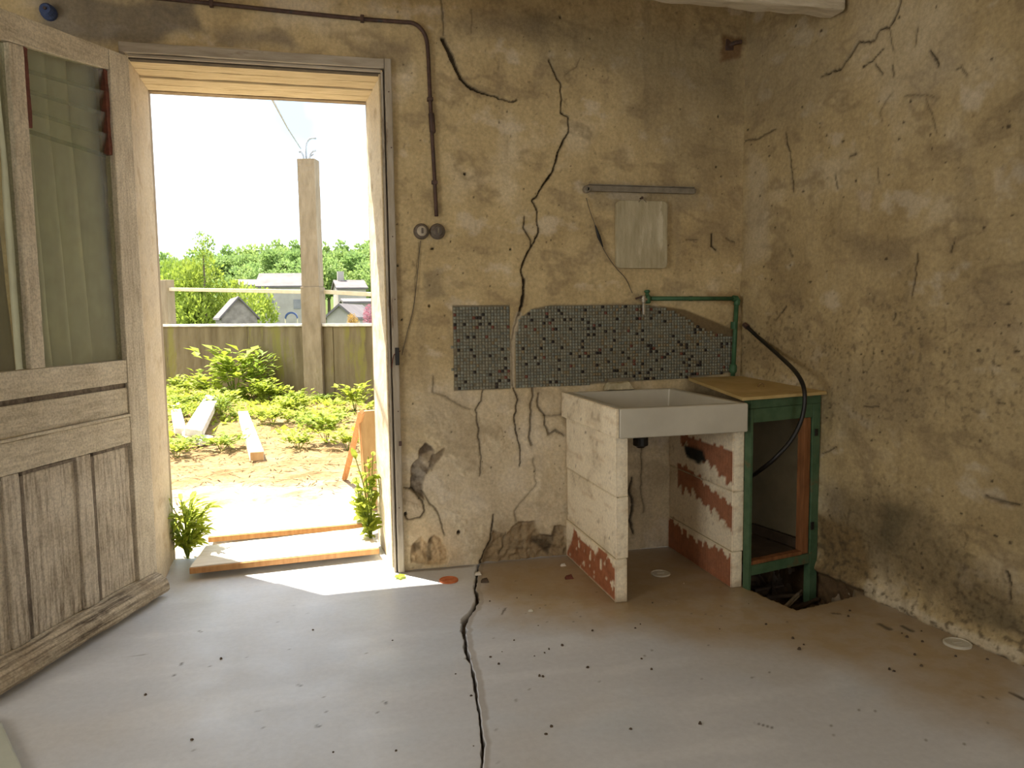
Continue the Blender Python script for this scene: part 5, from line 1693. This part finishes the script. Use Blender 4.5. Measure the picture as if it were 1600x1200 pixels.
# tall seed stalks against the wall
rr = random.Random(21)
STK = ['tallest thin stalk standing against the middle of the yard wall', 'thin stalk against the yard wall closest to the concrete post', 'short thin stalk just left of the one closest to the post', 'thin stalk against the yard wall left of the tallest one']
for qi, (px, py, hz) in enumerate( ((378, 611, 1.05), (438, 613, .85), (424, 618, .6), (335, 612, .7))):
    v = onZ(px, py, 0)
    f = MB(); s = MB()
    s.tube([(0, 0, 0), (.03, 0, hz * .5), (.06, .02, hz)], [.006, .005, .003], 5)
    for i in range(14):
        q = i / 14
        f.add(leaf_pts((.06 * q, .02 * q, hz * (.3 + .7 * q)), (rr.uniform(-1, 1), rr.uniform(-1, 1), .4), rr.uniform(.05, .11), .022), LF)
    t_ = thing('tall_weed', STK[qi], 'weed', (v[0], v[1], -.02), 0, 'stalks against the yard wall')
    f.build('leaves', M['leaf'], t_, kind='stuff'); s.build('stem', M['leaf_dark'], t_)
# grass and straw cover
rr = random.Random(5)
g, s = MB(), MB()
for k in range(5200):
    x_, y_ = rr.uniform(-4.2, 1.2), rr.uniform(3.0, 12.5)
    if (x_ - wp0[0]) * nw[0] + (y_ - wp0[1]) * nw[1] < .1:
        continue
    f = float(fbm(np.array([x_]), np.array([y_]), .8, 3, 101)[0])
    an = rr.uniform(0, 6.28)
    if y_ + f * 2.2 + rr.uniform(-1, 1) > 5.4:
        l = rr.uniform(.05, .13)
        g.add(leaf_pts((x_, y_, -.02 + f * .05), (math.cos(an), math.sin(an), rr.uniform(.2, 1.6)), l, l * .35), LF)
for k in range(3600):
    x_, y_ = rr.uniform(-2.6, 1.0), rr.uniform(1.7, 7.5)
    f = float(fbm(np.array([x_]), np.array([y_]), .8, 3, 101)[0])
    if y_ + f < 2.0 and rr.random() < .8:
        continue
    an = rr.uniform(0, 6.28)
    l = rr.uniform(.05, .16)
    zz_ = -.015 + f * .05 + rr.uniform(0, .02)
    s.add(leaf_pts((x_, y_, zz_), (math.cos(an), math.sin(an), rr.uniform(-.02, .18)), l, .006), LF)
o = g.build('grass', M['leaf'], None, kind='stuff'); o['label'] = 'low green growth covering the yard'
o = s.build('dry_straw', M['straw'], None, kind='stuff'); o['label'] = 'dry straw lying over the bare yard'


def leafy_plant(name, label, loc, n, h, spread, lmin, lmax, wr, seed, bias=(0, 0), m='leaf'):
    rr = random.Random(seed)
    t_ = thing(name, label, 'plant', loc)
    protos = []
    for k in range(4):
        b = MB()
        l = 1.0
        P = [Vector((0, 0, 0)), Vector((.35 * l, wr * .8, .05)), Vector((.7 * l, wr * .7, .0)), Vector((l, 0, -.10 - .05 * k)), Vector((.7 * l, -wr * .7, .0)), Vector((.35 * l, -wr * .8, .05)), Vector((.35 * l, 0, .02)), Vector((.7 * l, 0, -.04))]
        b.add(P, [(0, 1, 6), (0, 6, 5), (1, 2, 7, 6), (6, 7, 4, 5), (2, 3, 7), (7, 3, 4)])
        protos.append(b.mesh('leaf', M[m]))
    sm = MB()
    for k in range(max(3, n // 9)):
        an = rr.uniform(0, 6.283)
        out = rr.uniform(.2, 1) * spread
        tip = Vector((math.cos(an) * out + bias[0], math.sin(an) * out + bias[1], h * rr.uniform(.5, 1)))
        mid = Vector((tip.x * .35, tip.y * .35, tip.z * .6))
        sm.tube(bez([(0, 0, -.02), mid, tip], 4), .0025, 5)
        for i in range(9):
            f = .16 + .84 * (i + .5) / 9
            p = mid * (2 * f * (1 - f)) * 1.0 + tip * (f * f) if True else tip
            yaw = an + rr.uniform(-1.6, 1.6)
            o = link('leaf', protos[rr.randrange(4)], t_)
            o.location = p
            o.rotation_euler = (rr.uniform(-.5, .5), -rr.uniform(-.1, 1.1), yaw)
            l = rr.uniform(lmin, lmax)
            o.scale = (l, l, l)
    sm.build('stem', M['leaf_dark'], t_)
    return t_


v = onZ(300, 866, .02)
leafy_plant('doorway_plant', 'bushy green plant growing at the hinge side of the threshold', (v[0] - .025, v[1] + .03, .0), 234, .30, .15, .06, .115, .15, 31)
v = onZ(606, 880, .0)
leafy_plant('creeping_plant', 'straggling green plant creeping over the lock side of the threshold', (.225, .40, .0), 126, .48, .09, .04, .075, .34, 41, (-.045, .08))
v = onZ(575, 820, .0)
leafy_plant('creeping_plant', 'small sprig reaching over the far plank beside the tan board', (.20, .72, .02), 54, .22, .13, .04, .075, .34, 43, (-.07, 0))
v = onZ(625, 903, .0)
t_ = thing('fallen_sprig', 'small sprig of green leaves lying on the lit floor by the frame', 'sprig', (v[0], v[1], .004))
for k in range(6):
    b = MB(); an = k * 1.05 + .4
    b.add(leaf_pts((0, 0, .004), (math.cos(an), math.sin(an), .12), .035, .012), LF); b.build('leaf', M['leaf'], t_)

# ---- trees and houses beyond the wall
def crown_mesh(seed, rx, ry, rz, n, lmin, lmax, m, lobes=9):
    rr = random.Random(seed)
    b = MB()
    for k in range(lobes):
        q = Vector((rr.uniform(-.62, .62) * rx, rr.uniform(-.62, .62) * ry, rr.uniform(-.55, .62) * rz))
        s = rr.uniform(.38, .58)
        leaf_cloud(b, rr, n // lobes, q, (rx * s, ry * s, rz * s), lmin, lmax, .36, .45)
    return b.mesh('crown', m)


def trunk_mesh(h, r):
    b = MB(); b.tube([(0, 0, 0), (.05 * h, 0, h * .5), (0, .03 * h, h)], [r, r * .8, r * .5], 8)
    return b.mesh('trunk', M['bark'])


def tree(name, label, px_c, py_top, py_bot, wpx, dist, crown, trunk_h, group=None, ground=-5, base_r=1.0, rz=None):
    """crown proto has unit radii"""
    yv = dist - 3.54
    top, bot = onY(px_c, py_top, yv), onY(px_c, py_bot, yv)
    w = np.linalg.norm(onY(px_c + wpx / 2, py_top, yv) - onY(px_c - wpx / 2, py_top, yv)) / 2
    t_ = thing(name, label, 'tree', (float(top[0]), yv, ground), rnd.uniform(0, 6.28) if rz is None else rz, group)
    cz = (top[2] + bot[2]) / 2
    o = link('crown', crown, t_, 'stuff')
    o.location = (0, 0, float(cz - ground))
    o.scale = (w, w, float((top[2] - bot[2]) / 2))
    tk = link('trunk', trunk_h, t_)
    tk.scale = (w * .25, w * .25, float(cz - ground))
    return t_


C_near = crown_mesh(1, 1, 1, 1, 9000, .05, .10, M['leaf_tree'], 16)
C_near2 = crown_mesh(2, 1, 1, 1, 3800, .07, .14, M['leaf_tree'], 10)
C_far = [crown_mesh(10 + k, 1, 1, 1, 1500, .14, .26, M['leaf_far'], 11) for k in range(3)]
T_1 = trunk_mesh(1, .5)
tree('tree', 'bright yellow-green tree just beyond the yard wall left of the post', 322, 386, 600, 150, 27, C_near, T_1, rz=0.4)
tree('tree', 'yellow-green tree half hidden by the left side of the doorway beyond the yard wall', 262, 392, 610, 130, 30, C_near, T_1, rz=2.6)
tree('tree', 'lower green tree in front of the gabled house beyond the wall', 382, 418, 600, 95, 32, C_near2, T_1, rz=1.0)
tree('tree', 'narrow leafy shoot rising above the bright tree', 316, 364, 430, 42, 26.5, crown_mesh(7, 1, 1, 1, 420, .12, .24, M['leaf_tree'], 6), T_1)
tree('tree', 'pink flowering tree at the right beyond the wall', 577, 468, 520, 30, 45, crown_mesh(8, 1, 1, 1, 1100, .10, .18, M['leaf_pink'], 8), T_1)
tree('tree', 'small orange-leaved bush beyond the wall right of the post', 547, 490, 520, 24, 44, crown_mesh(9, 1, 1, 1, 700, .12, .2, M['leaf_orange'], 6), T_1)
for k in range(58):
    row = k % 3
    px = 232 + (k // 3) * 21 + rnd.uniform(-8, 8) + row * 7
    dist = (330, 270, 205)[row] + rnd.uniform(-15, 15)
    top = np.interp(px, [230, 330, 400, 450, 500, 560, 640], [392, 388, 380, 374, 375, 377, 380]) + (0, 16, 34)[row] + rnd.uniform(-4, 5)
    tree('tree', 'one of many round green trees massed on the far wooded hill', px, top, top + 62, rnd.uniform(42, 60), dist, C_far[k % 3], T_1, 'forest trees on the far hill', ground=(14, 8, 0)[row] - 6)


def house(name, label, dist, x0p, x1p, ridge_py, eave_py, base_py, gable, rz=0.0, depth=7.0, *, chimney=False, wall_m='house_wall', wins=0):
    yv = dist - 3.54
    A, B = onY(x0p, eave_py, yv), onY(x1p, eave_py, yv)
    zr, ze, zb = onY((x0p + x1p) / 2, ridge_py, yv)[2], A[2], onY(x0p, base_py, yv)[2]
    w = B[0] - A[0]
    t_ = thing(name, label, 'house' if dist > 30 else 'shed', ((A[0] + B[0]) / 2, yv, zb), rz)
    ze -= zb
    zr -= zb
    b = MB()
    if gable:      # gable end faces the viewer
        b.prism([(-w / 2, 0), (w / 2, 0), (w / 2, ze), (0, zr), (-w / 2, ze)], 1, 0, depth)
    else:
        b.prism([(0, 0), (depth, 0), (depth, ze), (depth / 2, zr), (0, ze)], 0, -w / 2, w / 2)
    wl = b.build('walls', M[wall_m], t_)
    ov = .25 if dist > 30 else .06
    rt = .2 if dist > 30 else .05
    for sgn in (-1, 1):
        b = MB()
        if gable:
            xa, xe = 0, sgn * (w / 2 + ov)
            zz_ = ze - ov * (zr - ze) / (w / 2)
            b.hexa([(xa, -ov, zr), (xe, -ov, zz_), (xe, depth + ov, zz_), (xa, depth + ov, zr)], [(xa, -ov, zr + rt), (xe, -ov, zz_ + rt), (xe, depth + ov, zz_ + rt), (xa, depth + ov, zr + rt)])
        else:
            ye = depth / 2 + sgn * (depth / 2 + ov)
            zz_ = ze - ov * (zr - ze) / (depth / 2)
            b.hexa([(-w / 2 - ov, depth / 2, zr), (w / 2 + ov, depth / 2, zr), (w / 2 + ov, ye, zz_), (-w / 2 - ov, ye, zz_)], [(-w / 2 - ov, depth / 2, zr + rt), (w / 2 + ov, depth / 2, zr + rt), (w / 2 + ov, ye, zz_ + rt), (-w / 2 - ov, ye, zz_ + rt)])
        b.build('roof_slope', M['roof_slate'], t_)
    for k in range(wins):
        xx = -w / 2 + w * (k + .5) / wins
        b = MB(); b.box((xx - .4, -.06, ze * .45), (xx + .4, .04, ze * .45 + 1.1)); b.build('window', M['window_dark'], wl)
    if chimney:
        b = MB(); b.box((-w / 2 + .3, depth / 2 - .4, zr - .8), (-w / 2 + 1.1, depth / 2 + .4, zr + 1.3)); b.build('chimney', M['house_wall'], t_)
    return t_


house('house', 'largest grey-roofed house left of the post beyond the wall', 95, 400, 484, 427, 448, 512, False, chimney=False, wins=2, rz=R(-6))
house('house', 'low pale-roofed house behind the bright tree', 110, 374, 416, 437, 447, 512, False, rz=R(10))
house('garden_shed', 'small gabled stone shed peeping over the yard wall in front of the green tree', 20, 346, 402, 466, 496, 796, True, depth=2.6, rz=R(10), wall_m='shed_stone')
house('house', 'slate-roofed house with chimney right of the post', 100, 528, 572, 438, 451, 512, False, chimney=True, rz=R(4))
house('house', 'white gabled house below the slate-roofed one right of the post', 62, 510, 552, 478, 496, 535, True, depth=9, wins=0, rz=R(-14))
house('house', 'pale house behind the pink tree at the right of the view', 75, 540, 640, 468, 474, 530, False, wins=2, rz=R(2))
v = onY(455, 497, 50)
t_ = thing('awning', 'dark blue arched awning beside the largest house', 'awning', (v[0], 50, v[2]))
b = MB()
pts = [(math.cos(R(a)) * .42, math.sin(R(a)) * .42) for a in range(0, 181, 20)] + [(math.cos(R(a)) * .36, math.sin(R(a)) * .36 - .06) for a in range(180, -1, -20)]
b.prism(pts, 1, 0, 1.2); b.build('canopy', M['blue'], t_)
for sx_ in (-.39, .39):
    b = MB(); b.tube([(sx_, .1, -2.4), (sx_, .1, .02)], .03, 6); b.build('pole', M['rail_paint'], t_)

# overhead wire from the post up to the house
w0, w1 = Vector(onY(470, 232, float(pb[1]))), Vector(onY(424, 150, 2.2))
w1 = w0 + (w1 - w0) * ((w0.y - .62) / (w0.y - w1.y))
b = MB(); b.tube([w0, (w0 + w1) / 2 + Vector((0, 0, -.03)), w1], .009, 5)
tag(b.build('overhead_wire', M['rebar'], None), 'thin pale wire slanting up from the concrete post across the sky', 'wire')
